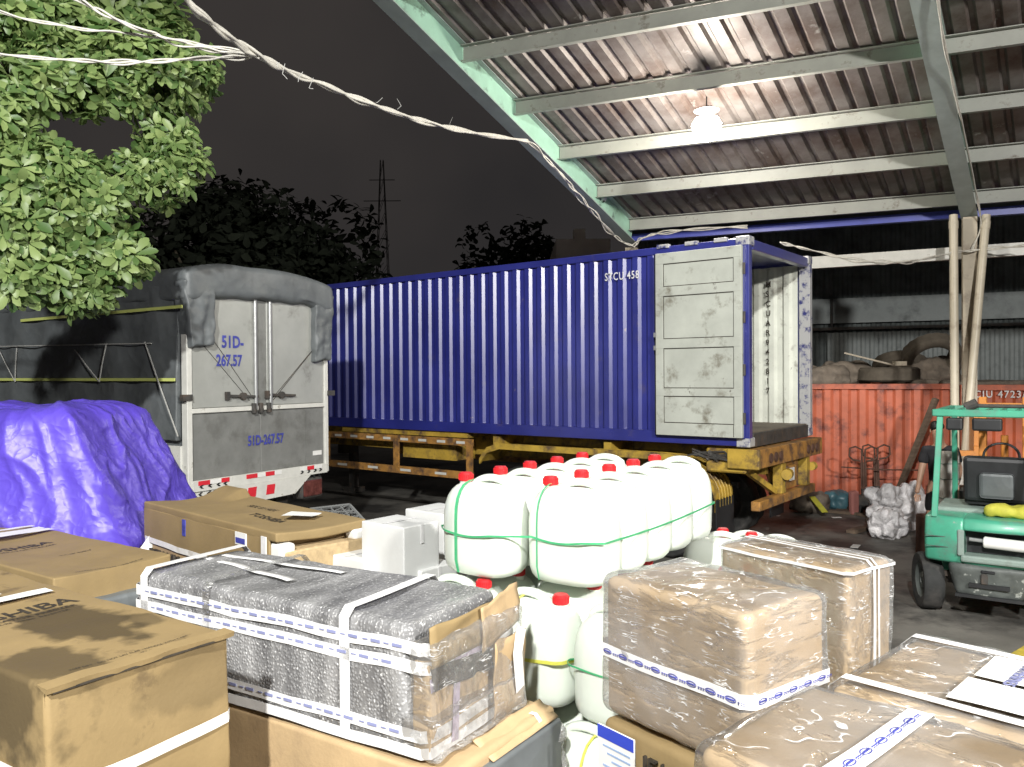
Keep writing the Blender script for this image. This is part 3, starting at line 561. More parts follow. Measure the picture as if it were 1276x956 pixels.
def wheel(parent, c, r, wdt, ax, rimmat, steer=0, name='wheel'):
    """axle along ax ('x'); tyre with tread blocks + rim as sub-part"""
    rr = Matrix.Translation(c) @ Matrix.Rotation(steer, 4, 'Z')
    q = B(); pr = [(.60, -.42), (.78, -.5), (.93, -.5), (.985, -.42), (1, -.25), (1, .25), (.985, .42), (.93, .5), (.78, .5), (.60, .42)]
    n = 40; rings = []
    for k in range(n):
        a = 2*PI*k/n; rings.append([rr @ Vector((w_*wdt, f_*r*math.cos(a)*(1 if (k % 2 or f_ < .98) else .975), f_*r*math.sin(a)*(1 if (k % 2 or f_ < .98) else .975))) for f_, w_ in pr])
    R_ = [[q.bm.verts.new(p) for p in g_] for g_ in rings]
    for k in range(n):
        A, C = R_[k], R_[(k+1) % n]
        for j in range(len(pr)-1): q.bm.faces.new((A[j], A[j+1], C[j+1], C[j]))
    t = q.build(name, MT['tyre'], parent, True)
    q = B(); P = lambda f_, w_: [rr @ Vector((w_*wdt, f_*r*math.cos(2*PI*k/24), f_*r*math.sin(2*PI*k/24))) for k in range(24)]
    q.loft([P(.62, -.42), P(.60, -.34), P(.5, -.2), P(.3, -.12), P(.28, -.3), P(.14, -.34), P(.14, .34), P(.28, .3), P(.3, .12), P(.5, .2), P(.60, .34), P(.62, .42)], cap=False)
    for k in range(8):
        a = 2*PI*k/8
        for s_ in (-1, 1): q.cyl(rr @ Vector((s_*wdt*.12, .38*r*math.cos(a), .38*r*math.sin(a))), rr @ Vector((s_*wdt*.24, .38*r*math.cos(a), .38*r*math.sin(a))), .03*r*2/1, 8)
    q.build('rim', rimmat, t, True); return t
for y in (1.15, 2.4, 3.6):
    for x in (.17, .45, 1.98, 2.26): wheel(tl, (x, y, .53), .53, .26, 'x', MT['dmetal'])
    q = B(); q.cyl((.1, y, .53), (2.3, y, .53), .06, 12); q.b2((.68, y-.35, .78), (.78, y+.35, .86)); q.b2((1.66, y-.35, .78), (1.76, y+.35, .86)); islands(q, 'axle', MT['dmetal'], tl)
for xs in (-.02, 2.42):
    q = B(); q.b2((xs, 4.45, 1.33), (xs+.04, 8.6, 1.44)); q.b2((xs, 4.45, .80), (xs+.04, 8.6, .92))
    for y in (4.46, 6.1, 7.9): q.b2((xs+.003, y, .921), (xs+.037, y+.12, 1.329))
    sr = q.build('side_guard', MT['oran'], tl)
    if xs < 0:
        q = B()
        for k in range(9): q.b2((xs-.003, 4.6+k*.42, 1.36), (xs-.001, 4.78+k*.42, 1.40))
        for k in range(4): q.b2((xs-.003, 5.0+k*.8, .84), (xs-.001, 5.25+k*.8, .88))
        islands(q, 'reflector', MT['whitep'], sr)
q = B(); q.b2((.05, 4.6, 1.45), (.6, 7.6, 1.53)); q.b2((.2, 5.0, 1.05), (.7, 6.2, 1.32)); q.build('chassis_bracket', MT['yel'], tl)
q = B()
for x in (.5, 1.8): q.b2((x, 9.3, .1), (x+.14, 9.45, 1.3)); q.b2((x-.08, 9.2, 0.0), (x+.22, 9.55, .1))
islands(q, 'landing_leg', MT['dmetal'], tl)
q = B()
pts = [(0.0, .75, 1.43), (.02, .55, 1.40), (0, .3, 1.42), (.03, .12, 1.37)]
for k in range(6): q.tube([(p[0]-.03+random.uniform(-.03, .03), p[1]+random.uniform(-.06, .06), p[2]+random.uniform(-.05, .05)) for p in pts], .012, 5)
for k in range(7): q.cyl((-.03, .45+random.uniform(-.1, .1), 1.40+random.uniform(-.05, .05)), (.02, .47+random.uniform(-.1, .1), 1.42), .03, 8)
q.build('coiled_chain', MT['dmetal'], tl)
# ================================================================== TARP-COVERED TRUCK
TA = math.atan2(.863, .505); TX, TY = -3.68, 9.18
tr = thing('box_truck', 'box truck with grey tarpaulin roof cover and aluminium rear doors beside the blue container', 'truck', (TX, TY, 0), TA)
TW = 2.28; TL = 6.3
q = B(); q.b2((.03, .06, 1.26), (TW-.03, TL, 3.6)); q.build('cargo_box', MT['tarp_g'], tr)
q = B()
for x in (0, TW-.07): q.b2((x, 0, 1.14), (x+.07, .1, 3.5), .006)
q.b2((.07, .0, 2.03), (TW-.07, .07, 2.085), .004)
q.build('door_frame', MT['whitep'], tr)
for i, (x0, x1) in enumerate(((.075, 1.02), (1.2, TW-.075))):
    q = B(); q.b2((x0, .022, 2.09), (x1, .058, 3.52), .004)
    d_ = q.build('cargo_door', MT['alu'], tr)
    q = B(); q.beam((x0+.03 if i == 0 else x1-.03, .02, 2.95), (x1-.1 if i == 0 else x0+.1, .02, 2.15), .004, .012, upv=(0, 1, 0)); q.beam((x0+.25 if i == 0 else x1-.03, .02, 2.95), (x1-.02 if i == 0 else x0+.06, .02, 2.15), .004, .012, upv=(0, 1, 0)); q.build('door_cord', MT['dmetal'], d_)
    q = B(); xh = x1-.22 if i == 0 else x0+.22; q.beam((xh-.2, .0, 2.22), (xh+.24, .0, 2.2), .03, .03, upv=(0, 1, 0)); q.cyl((xh, .02, 2.21), (xh, -.03, 2.21), .045, 12); q.b2((xh-.26, -.01, 2.17), (xh-.2, .02, 2.27)); q.build('latch', MT['dmetal'], d_)
q = B(); q.b2((1.02, .03, 2.09), (1.2, .056, 3.5)); q.build('door_centre_strip', MT['alu_d'], tr)
q = B()
for x in (1.0, 1.24): q.cyl((x, .0, 2.04), (x, .0, 3.5), .022, 12)
islands(q, 'lock_bar', MT['steel'], tr)
q = B()
for x in (.96, 1.07, 1.2): q.cyl((x, -.01, 2.0), (x, -.01, 2.12), .03, 10); q.b2((x-.03, -.03, 2.0), (x+.03, .0, 2.05))
for x in (-.03, TW+.02): q.b2((x-.04, -.02, 2.18), (x+.09, .04, 2.25))
islands(q, 'hinge', MT['dmetal'], tr)
q = B(); q.b2((.075, .026, 1.26), (1.09, .056, 2.026), .004); q.b2((1.095, .026, 1.26), (TW-.075, .056, 2.026), .004); q.b2((TW-.42, .018, 1.30), (TW-.40, .025, 2.0)); q.build('tailgate', MT['alu_d'], tr)
q = B(); q.b2((TW-.28, .018, 1.38), (TW-.12, .0255, 1.44)); q.build('tailgate_plate', MT['paper'], tr)
fr = lambda x, z: frame((x, .016, z), (1, 0, 0), (0, 0, 1))
text('51D-', .20, MT['bink'], tr, fr(.50, 2.80), bold=.03, sx=.80); text('267.57', .19, MT['bink'], tr, fr(.42, 2.58), bold=.03, sx=.74); text('51D-267.57', .17, MT['bink'], tr, fr(.88, 1.60), bold=.03, sx=.72)
q = B(); q.b2((.05, -.02, 1.13), (TW-.05, .1, 1.258), .004); q.b2((.05, .0, .98), (TW-.55, .08, 1.127), .006); q.prism([(.55, 1.13), (1.9, 1.13), (1.62, .92), (.7, .90)], 'y', -.03, .0); q.build('rear_bumper', MT['whitep'], tr)
for (x0, x1, red) in ((.12, .28, 1), (.281, .44, 0), (.441, .56, 1), (.82, .99, 1), (.991, 1.12, 0), (1.121, 1.27, 1), (1.271, 1.39, 0), (1.72, 1.84, 0), (1.841, 1.97, 1), (1.971, 2.12, 0)):
    q = B(); q.b2((x0, -.026, 1.20), (x1, -.021, 1.252)); q.build('reflective_strip', MT['redrefl'] if red else MT['paper'], tr)
for x in (.82, 1.12):
    q = B(); q.prism([(x, .97), (x+.13, .97), (x+.15, 1.09), (x+.02, 1.09)], 'y', -.036, -.031); q.build('reflective_strip', MT['redrefl'], tr)
q = B()
for (xx, s_) in ((.16, -1), (.28, -1), (.40, -1), (.50, -1), (1.72, 1), (1.84, 1), (1.96, 1), (2.06, 1)):
    for z in (1.03, 1.075, 1.12, 1.165): q.prism([(xx, z), (xx+.03*s_, z+.02), (xx, z+.04), (xx+.03, z+.04), (xx+.03+.03*s_, z+.02), (xx+.03, z)], 'y', -.030 if z > 1.12 else -.008, -.021 if z > 1.12 else -.001)
islands(q, 'chevron_mark', MT['black'], tr)
q = B(); q.b2((1.74, -.02, .82), (2.14, .12, 1.09), .03, 2); tlp = q.build('tail_lamp', MT['dmetal'], tr)
q = B(); q.b2((1.77, -.034, .85), (2.11, -.018, 1.06), .01); q.build('lamp_lens', MT['lens'], tlp)
q = B(); q.b2((.4, .3, .7), (.6, TL, 1.2)); q.b2((1.6, .3, .7), (1.8, TL, 1.2)); islands(q, 'chassis_rail', MT['dmetal'], tr)
q = B(); q.b2((0, .1, .95), (.05, TL, 1.255), .005); q.build('side_rail', MT['dmetal'], tr)
q = B(); q.b2((-.02, .1, 1.262), (.028, .5, 1.66), .004); q.build('side_corner_panel', MT['whitep'], tr)
for x in (.2, .5, 1.78, 2.08): wheel(tr, (x, 1.5, .48), .48, .24, 'x', MT['dmetal'])
for x in (.3, 1.98): wheel(tr, (x, 6.6, .48), .48, .24, 'x', MT['dmetal'])
q = B(); q.soft((.1, TL+.1, .7), (TW-.1, TL+1.9, 3.0), .15); q.build('cab', MT['whitep'], tr, True)
# tarpaulin hood
def hood(p, dn):
    x, y, z = p; s = noise.noise(Vector((x*2.1, y*1.2, z*2)))*.018
    return Vector((x+(dn.x*s), y+dn.y*s*1.6, z+(s if dn.z > .3 else 0)-.10*abs((x-TW/2)/(TW/2))**3*(1 if z > 3.3 else 0)+(.05*noise.noise(Vector((x*3, y*3, 1))) if z < 3.45 else 0)))
q = B(); q.soft((-.06, -.09, 3.40), (TW+.07, TL+.1, 3.80), .09, n=60, fn=hood); q.build('tarpaulin_hood', MT['tarp_g'], tr, 'all')
def drape(x0, x1, z0, y1, seed):
    def f(p, dn):
        x, y, z = p; k = (3.5-z)/(3.5-z0)
        fold = .022*abs(math.sin(z*9+x*6+3*noise.noise(Vector((x*3, z*3, seed)))))*k+.02*noise.noise(Vector((x*8, z*4, seed*3)))
        taper = 1-.22*k if seed else 1
        return Vector((x*taper+(0 if not seed else .3*.22*k)*(1), y-(fold if dn.y < 0 else 0), z+(.05*noise.noise(Vector((x*5, seed, 3))) if z < z0+.2 else 0)))
    q = B(); q.soft((x0, -.07, z0), (x1, y1, 3.55), .03, n=34, fn=f, amp=.02, fs=6, seed=seed); return q
drape(-.065, .34, 2.80, .16, 1).build('tarpaulin_corner', MT['tarp_g'], tr, 'all')
q = drape(-.06, .30, 2.66, .16, 2); bmesh.ops.transform(q.bm, matrix=Matrix.Translation((TW, 0, 0)) @ Matrix.Diagonal((-1, 1, 1, 1)), verts=q.bm.verts); q.build('tarpaulin_corner', MT['tarp_g'], tr, 'all')
def sidef(p, dn):
    x, y, z = p; return Vector((x-(.02*noise.noise(Vector((y*3, z*2, 4)))+.018*math.sin(y*9+z))*(1 if dn.x < 0 else 0), y, z))
q = B(); q.soft((-.05, .12, 1.72), (.02, TL, 3.5), .02, n=50, fn=sidef); q.build('side_tarpaulin', MT['tarp_g'], tr, 'all')
q = B(); q.beam((-.085, -.04, 3.24), (-.085, 3.2, 3.21), .035, .012, upv=(1, 0, 0)); q.beam((-.085, .10, 2.42), (-.08, 5.6, 2.44), .035, .012, upv=(1, 0, 0))
islands(q, 'webbing_strap', MT['lime'], tr)
q = B(); zz = [(1.05, 2.42), (.3, 1.7)]
for (ya, za, yb, zb) in ((.62, 2.86, .05, 1.78), (1.35, 2.86, 1.5, 2.40), (1.5, 2.40, 2.0, 2.8), (3.3, 2.85, 3.35, 2.4), (3.35, 2.4, 3.75, 2.85), (4.6, 2.85, 4.65, 2.6), (.5, 2.84, 5.5, 2.9)):
    q.tube([(-.09, ya, za), (-.095, (ya+yb)/2, (za+zb)/2), (-.09, yb, zb)], .008, 5)
islands(q, 'lashing_rope', MT['rope'], tr)
# ================================================================== RED CONTAINER (open top, scrap inside)
Rp = at(1010, 560, 17.0); rc0 = Vector((6.2, 14.9, 0))
RA = math.atan2(PD.y, PD.x)
def redbox(name, a0, a1, zt, mat, label, grp, txt=None):
    o = thing(name, label, 'skip container', rc0+PD*a0, RA, grp); L = a1-a0
    q = B(); n = int(L/.3); corr(q, lambda u, v, w_: Vector((.08+u, .02+w_, v)), n, (L-.16)/n, .04, prof, [.14, zt/2, zt-.1]); q.build('side_wall', mat, o)
    q = B(); q.b2((0, 0, 0), (L, .1, .14)); q.b2((0, -.01, zt-.1), (L, .09, zt), .005); q.b2((0, -.01, 0), (.1, .1, zt-.101)); q.b2((L-.1, -.01, 0), (L, .1, zt-.101)); q.b2((0, 2.3, 0), (L, 2.4, zt)); q.b2((0, .1, 0), (.06, 2.3, zt)); q.b2((L-.06, .1, 0), (L, 2.3, zt)); q.build('frame_rail', mat, o)
    q = B(); q.b2((.06, .1, zt-.35), (L-.06, 2.3, zt-.25)); q.build('load_bed', MT['sack'], o)
    return o
rcA = redbox('open_container', -2.9, 1.75, 2.24, MT['redc'], 'faded red corrugated open container topped with old tyres and sacks', None)
rcB = redbox('open_container', 1.80, 5.6, 2.22, MT['orc'], 'orange red container with white lettering behind the forklift mast', None)
text('FCIU 4723/5', .17, MT['wtxt'], rcB, frame((.12, -.012, 2.0), (1, 0, 0), (0, 0, 1)), sx=.9, bold=.01, space=1.2)
text('10', .15, MT['wtxt'], rcB, frame((.62, -.012, 1.8), (1, 0, 0), (0, 0, 1)), sx=.9, bold=.01)
text('[ 2S ]', .22, MT['wtxt'], rcB, frame((1.0, -.012, 1.35), (1, 0, 0), (0, 0, 1)), sx=.9)
# ================================================================== GOODS ON THE DOCK
BODY = {}
def carton(name, label, C, ang, W, L, z0, z1, mat, group=None, cat='cardboard box', r=.02, amp=.008, seed=0, fn=None, n=26, body='carton_body'):
    """root at the near corner; local x = short side going right-far, y = long side going left-far"""
    t = thing(name, label, cat, (C.x, C.y, z0), ang, group)
    q = B(); q.soft((0, 0, 0), (W, L, z1-z0), r, amp=amp, fs=3.5, seed=seed, n=n, fn=fn); BODY[t.name] = q.build(body, mat, t, 'all')
    return t
def band(t, W, L, z, wd, mat, name='strap', off=.006, sag=0, sides='xyXY', wob=.004, seed=0, tilt=0):
    pts, nr = [], []; c = .012
    def seg(a, b, nv, k=10):
        for i in range(k+1):
            f = i/k; p = a.lerp(b, f); p.z += -sag*math.sin(PI*f)+wob*noise.noise(Vector((p.x*4+seed, p.y*4, 2)))*2+tilt*p.y; pts.append(p); nr.append(Vector(nv))
    o = off
    if 'X' in sides and 'Y' in sides and 'x' in sides:
        seg(Vector((-o, c, z)), Vector((-o, L-c, z)), (-1, 0, 0)); seg(Vector((c, L+o, z)), Vector((W-c, L+o, z)), (0, 1, 0)); seg(Vector((W+o, L-c, z)), Vector((W+o, c, z)), (1, 0, 0)); seg(Vector((W-c, -o, z)), Vector((c, -o, z)), (0, -1, 0))
        q = B(); q.ribbon(pts, nr, wd, closed=True)
    return q.build(name, mat, t, True)
def hoop(t, W, H_, y, wd, mat, name='strap', off=.006, L=None, along='y', wob=.004, seed=0, slant=0):
    """vertical loop around the box at y (loop in the xz plane) or at x (loop in the yz plane)"""
    pts, nr = [], []; c = .015; S = W if along == 'y' else L; o = off
    def P(s, z):
        yy = y+wob*2*noise.noise(Vector((s*3+seed, z*3, seed)))+slant*s
        return Vector((s, yy, z)) if along == 'y' else Vector((yy, s, z))
    def nv(a, b): return Vector((a, 0, b)) if along == 'y' else Vector((0, a, b))
    def seg(a, b, n_, k=10):
        for i in range(k+1):
            f = i/k; pts.append(P(a[0]+(b[0]-a[0])*f, a[1]+(b[1]-a[1])*f)); nr.append(n_)
    seg((-o, c), (-o, H_-c), nv(-1, 0)); seg((c, H_+o), (S-c, H_+o), nv(0, 1)); seg((S+o, H_-c), (S+o, c), nv(1, 0)); seg((S-c, -.001), (c, -.001), nv(0, -1))
    q = B(); q.ribbon(pts, nr, wd, closed=True); return q.build(name, mat, t, True)
def patch(t, x0, x1, y0, y1, z, mat, name, ang=0, wave=.004, seed=0, n=8):
    """paper lying on the top face"""
    q = B(); c = Vector(((x0+x1)/2, (y0+y1)/2, 0)); Rm = Matrix.Rotation(ang, 3, 'Z'); g_ = []
    for i in range(n+1):
        row = []
        for j in range(n+1):
            p = Vector((x0+(x1-x0)*i/n, y0+(y1-y0)*j/n, 0))-c; p = Rm @ p+c; p.z = z+wave*(1+noise.noise(Vector((p.x*7+seed, p.y*7, seed)))); row.append(q.bm.verts.new(p))
        g_.append(row)
    for i in range(n):
        for j in range(n): q.bm.faces.new((g_[i][j], g_[i+1][j], g_[i+1][j+1], g_[i][j+1]))
    return q.build(name, mat, t, 'all')
def topf(x, y, z): return frame((x, y, z), (1, 0, 0), (0, 1, 0))
def leftf(x, y, z): return frame((x, y, z), (0, -1, 0), (0, 0, 1))      # on the x=0 face, reading left to right seen from outside
def frontf(x, y, z): return frame((x, y, z), (1, 0, 0), (0, 0, 1))      # on the y=0 face
# ---- near fridge carton, bottom left
z1 = 1.63; C1 = onz(58, 858, z1); A1 = R(56); W1, L1 = .57, 2.05; H1 = z1-DOCK
add_stain(MT['card_wet'], [((.36, .52, H1), (.15, .30, .3), .9), ((.07, .20, H1), (.16, .20, .3), .8), ((.50, .36, H1), (.05, .09, .2), .6), ((.45, -.0, H1-.12), (.2, .1, .10), .35), ((.02, 1.05, H1), (.2, .1, .2), .4)], (.06, .042, .018))
def f1(p, dn):
    x, y, z = p
    if z > H1-.1: z += -.006*math.sin(PI*x/W1)*(1 if dn.z > .4 else 0)
    if dn.y < -.4: y += .022*math.exp(-((z-H1+.34+.25*x)/.05)**2)*.6+.02*math.exp(-((z-H1+.13-.35*abs(x-W1*.6))/.045)**2)*.45
    return Vector((x, y, z))
b1 = carton('appliance_carton', 'large tan refrigerator carton with dark wet stains, nearest at bottom left', C1, A1, W1, L1, DOCK, z1, MT['card_wet'], 'tan refrigerator cartons', r=.012, amp=.008, seed=1, fn=f1, n=44)
q = B(); fl = []
for i in range(25):
    x = -.006+(W1+.014)*i/24; fl.append((x, -.009-.004*math.sin(i*.9)*math.sin(i*.35), H1-.001+.002*math.sin(i*.5)))
q.loft([[Vector((x, y, z-.014)), Vector((x, y+.05, z+.0022)), Vector((x, y+.05, z+.0042)), Vector((x, y-.004, z+.002))] for (x, y, z) in fl])
q.build('lid_flap', MT['card'], b1, True)
band(b1, W1, L1, H1-.27, .035, MT['strap'], off=.004, sag=.018, seed=2, wob=.005)
q = B()
for (x0, x1, z0_) in ((.012, W1-.01, H1-.012),): q.b2((x0, -.010, z0_-.006), (x1, -.005, z0_))
q.build('edge_gap', MT['ink'], b1)
T = H1+.0045
t1_ = text('TOSHIBA', .118, MT['ink'], b1, topf(.06, .79, T-.004), bold=.02, sx=.92, on=BODY[b1.name])
text('REFRIGERATOR FREEZER', .038, MT['ink'], b1, topf(.06, .735, T-.004), bold=.01, sx=.98, on=BODY[b1.name]); text('MODEL  GR-RF SERIES  INVERTER', .026, MT['ink'], b1, topf(.08, .695, T-.004), sx=.9, on=BODY[b1.name])
text('KEEP DRY - DO NOT LAY FLAT - HANDLE WITH CARE', .017, MT['ink'], b1, topf(.10, .075, T-.004), sx=.9, on=BODY[b1.name]); text('THIS SIDE UP', .018, MT['ink'], b1, topf(.30, .048, T-.004), sx=1.3, on=BODY[b1.name])
for k, (x0, x1, y0, y1, a) in enumerate(((.02, .50, .965, 1.03, .0), (.0, .36, 1.06, 1.095, .02), (.0, .24, .93, .965, -.05), (.02, .2, .89, .915, .1))): patch(b1, x0, x1, y0, y1, T+.001+.002*k, MT['paper'], 'paper_label', a, seed=k)
text('SAMPLE 8040 1260', .02, MT['ink'], b1, topf(.22, .99, T+.009), on=BODY[b1.name])
q = B(); q.b2((W1*.40, -.0135, .05), (W1*.42, -.006, H1-.5)); q.b2((-.012, .16, .1), (-.004, .165, H1-.32)); q.build('printed_line', MT['ink'], b1)
text('UP', .12, MT['ink'], b1, leftf(-.012, .62, H1-.52), bold=.02)
# ---- second fridge carton behind it
z2 = 1.50; Rr = onz(214, 690, z2); A2 = R(56); W2, L2 = .62, 1.85; C2 = Rr-Vector((math.cos(A2), math.sin(A2), 0))*W2; H2 = z2-DOCK
def f2(p, dn):
    x, y, z = p
    if z > H2-.1: z -= .02*math.sin(PI*x/W2)*(1 if dn.z > .4 else 0)
    return Vector((x, y, z))
b2_ = carton('appliance_carton', 'tan refrigerator carton just behind the stained nearest carton, in front of the purple tarp', C2, A2, W2, L2, DOCK, z2, MT['card'], 'tan refrigerator cartons', r=.012, amp=.008, seed=5, fn=f2)
T = H2+.001
text('TOSHIBA', .11, MT['ink'], b2_, topf(.06, .92, T-.016), bold=.02, sx=.88, on=BODY[b2_.name]); text('REFRIGERATOR FREEZER', .036, MT['ink'], b2_, topf(.05, .86, T-.018), sx=1, on=BODY[b2_.name])
text('KEEP DRY', .04, MT['ink'], b2_, topf(.3, .52, T-.018), on=BODY[b2_.name]); text('HANDLE WITH CARE - THIS SIDE UP', .022, MT['ink'], b2_, topf(.14, .06, T-.012), on=BODY[b2_.name])
for k, (x0, x1, y0, y1, a) in enumerate(((.02, .60, 1.30, 1.38, .0), (.0, .60, 1.42, 1.47, .02), (.28, .60, 1.2, 1.28, -.05), (.05, .16, 1.1, 1.14, .1))): patch(b2_, x0, x1, y0, y1, T+.006+.002*k, MT['paper'], 'paper_label', a, seed=k+5)
band(b2_, W2, L2, H2-.3, .03, MT['strap'], seed=8)
# ---- dark box seen between them
ck = onz(236, 742, 1.36)
dk_ = carton('grey_box', 'dark grey box lying low behind the nearest tan carton', ck-Vector((.42, .1, 0)), R(54), .45, .75, DOCK, 1.36, MT['tarp_g'], seed=4, cat='box')
# ---- open appliance carton in the middle distance
z3 = 1.62; C3 = onz(344, 664, z3); A3 = R(47); W3, L3 = .56, 1.62; H3 = z3-DOCK
t3 = thing('open_carton', 'opened tan appliance carton with white foam corners and torn lid behind the bubble-wrapped box', 'cardboard box', (C3.x, C3.y, DOCK), A3)
def f3(p, dn):
    x, y, z = p; z += .03*math.exp(-((y-.02)/.12)**2)*(1-x/W3)*0-.014*math.sin(PI*x/W3); 
    if y > L3-.3: z += .05*math.exp(-((x-W3)/.12)**2)
    return Vector((x, y, z))
q = B(); q.soft((0, .07, 0), (W3, L3, H3-.06), .012, amp=.006, seed=9, n=26); q.build('carton_body', MT['card2'], t3, 'all')
q = B(); q.soft((-.012, -.02, H3-.05), (W3+.015, L3+.01, H3), .01, amp=.006, seed=12, n=30, fn=f3); lid3 = q.build('lid', MT['card'], t3, 'all')
q = B(); q.soft((-.014, .05, H3-.24), (-.002, L3+.01, H3-.04), .004, n=20, amp=.004); q.build('side_flap', MT['card'], t3, 'all')
q = B(); q.soft((.02, -.06, H3-.32), (W3-.01, .07, H3-.1), .012, n=14, amp=.006); q.build('inner_tray', MT['card_in'], t3, 'all')
q = B(); q.soft((.0, -.05, H3-.19), (.09, .07, H3-.06), .02, n=6); q.soft((W3-.09, -.05, H3-.11), (W3+.005, .05, H3-.05), .02, n=6)
islands(q, 'foam_corner', MT['foam'], t3, 'all')
band(t3, W3, L3, H3-.26, .035, MT['strap'], off=.016, seed=3, tilt=.012)
q = B(); q.b2((-.02, 1.02, H3-.15), (-.0145, 1.06, H3-.05)); q.build('blue_tape', MT['bink'], t3)
q = B(); q.b2((-.021, .28, H3-.11), (-.0155, .40, H3-.04)); pl = q.build('paper_label', MT['paper'], t3); q = B(); q.b2((-.0235, .29, H3-.10), (-.0215, .39, H3-.07)); q.build('label_print', MT['bink'], pl)
q = B(); q.b2((-.021, .07, H3-.2), (-.0155, .12, H3-.03)); q.build('tape_strip', MT['tape'], t3)
patch(t3, .3, .42, .22, .42, H3+.004, MT['paper'], 'loose_paper', .5, .012, 3)
text('TOSHIBA', .09, MT['ink'], t3, frame((.22, .70, H3-.009), (0, -1, 0), (1, 0, 0)), bold=.02, on=lid3); text('SIDE BY SIDE', .06, MT['ink'], t3, frame((.38, 1.0, H3-.009), (0, -1, 0), (1, 0, 0)), on=lid3)
text('TOSHIBA INVERTER', .13, MT['ink'], t3, frame((-.008, .62, H3-.30), (0, 1, 0), (0, 0, -1)), bold=.03, ext=.01)
# ---- bubble-wrapped grey box on a carton
z4 = 1.65; C4 = onz(530, 781, z4); A4 = R(58.5); W4, L4, H4 = .52, 1.50, .43
t4 = thing('bubble_wrapped_box', 'long grey bubble-wrapped box with white tape bands and a torn cardboard end', 'wrapped box', (C4.x, C4.y, z4-H4), A4)
def mk_bubble():
    m = bpy.data.materials.new('bubble_wrap'); m.use_nodes = True; t = m.node_tree; N = t.nodes; Lk = t.links; p = N['Principled BSDF']
    tcn = N.new('ShaderNodeTexCoord'); v = N.new('ShaderNodeTexVoronoi'); v.inputs['Scale'].default_value = 75; v.inputs['Randomness'].default_value = .7; Lk.new(tcn.outputs['Object'], v.inputs['Vector'])
    n = N.new('ShaderNodeTexNoise'); n.inputs['Scale'].default_value = 3; n.inputs['Detail'].default_value = 6; mp = N.new('ShaderNodeMapping'); mp.inputs['Scale'].default_value = (1, 4, .8); Lk.new(tcn.outputs['Object'], mp.inputs[0]); Lk.new(mp.outputs[0], n.inputs['Vector'])
    cr_ = N.new('ShaderNodeValToRGB'); cr_.color_ramp.elements[0].position = .33; cr_.color_ramp.elements[0].color = (.145, .145, .15, 1); cr_.color_ramp.elements[1].position = .72; cr_.color_ramp.elements[1].color = (.36, .36, .365, 1); Lk.new(n.outputs['Fac'], cr_.inputs[0])
    n5 = N.new('ShaderNodeTexNoise'); n5.inputs['Scale'].default_value = 95; n5.inputs['Detail'].default_value = 2; Lk.new(tcn.outputs['Object'], n5.inputs['Vector'])
    r5 = N.new('ShaderNodeMapRange'); r5.inputs[1].default_value = .62; r5.inputs[2].default_value = .68; Lk.new(n5.outputs['Fac'], r5.inputs[0])
    mx = N.new('ShaderNodeMix'); mx.data_type = 'RGBA'; Lk.new(r5.outputs[0], mx.inputs[0]); Lk.new(cr_.outputs[0], mx.inputs[6]); mx.inputs[7].default_value = (.62, .62, .62, 1)
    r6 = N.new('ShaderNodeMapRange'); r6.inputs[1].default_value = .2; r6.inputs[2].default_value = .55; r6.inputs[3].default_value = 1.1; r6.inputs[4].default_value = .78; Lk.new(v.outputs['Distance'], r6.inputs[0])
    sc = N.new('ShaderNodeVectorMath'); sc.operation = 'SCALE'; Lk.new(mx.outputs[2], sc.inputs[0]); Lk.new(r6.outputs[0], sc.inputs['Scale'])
    Lk.new(sc.outputs[0], p.inputs['Base Color']); p.inputs['Roughness'].default_value = .28
    mr = N.new('ShaderNodeMapRange'); mr.inputs[1].default_value = 0; mr.inputs[2].default_value = .55; mr.inputs[3].default_value = 1; mr.inputs[4].default_value = 0; Lk.new(v.outputs['Distance'], mr.inputs[0])
    ad = N.new('ShaderNodeMath'); ad.operation = 'MULTIPLY_ADD'; ad.inputs[1].default_value = 3.0; Lk.new(n.outputs['Fac'], ad.inputs[0]); Lk.new(mr.outputs[0], ad.inputs[2])
    bp = N.new('ShaderNodeBump'); bp.inputs['Strength'].default_value = .8; bp.inputs['Distance'].default_value = .0035; Lk.new(ad.outputs[0], bp.inputs['Height']); Lk.new(bp.outputs[0], p.inputs['Normal'])
    return m
MT['bubble'] = mk_bubble()
def f4(p, dn):
    x, y, z = p
    s = .008*math.sin(y*23+2*math.sin(y*5)+z*3)*noise.noise(Vector((y*4, z*2, 3)))*2
    if dn.x < -.4: x += s-.012*math.sin(PI*z/H4)
    if dn.z > .4: z += -.016*math.sin(PI*x/W4)*math.sin(PI*y/L4)+s*.6
    return Vector((x, y, z))
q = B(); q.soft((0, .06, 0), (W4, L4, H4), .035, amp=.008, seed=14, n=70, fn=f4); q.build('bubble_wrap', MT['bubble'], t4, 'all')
band(t4, W4, L4, H4-.075, .042, MT['tape'], 'tape_band', off=.012, wob=.006, seed=1); band(t4, W4, L4, H4-.135, .042, MT['tape'], 'tape_band', off=.014, wob=.008, seed=6)
band(t4, W4, L4, .075, .04, MT['tape'], 'tape_band', off=.012, wob=.006, seed=9); band(t4, W4, L4, .022, .036, MT['tape'], 'tape_band', off=.013, wob=.006, seed=4)
for (y_, wd_, s_) in ((.335, .045, 3), (1.435, .045, 7), (1.05, .04, 2)): hoop(t4, W4, H4, y_, wd_, MT['tape'] if s_ != 2 else MT['film'], 'tape_band', off=.014, seed=s_, slant=.05)
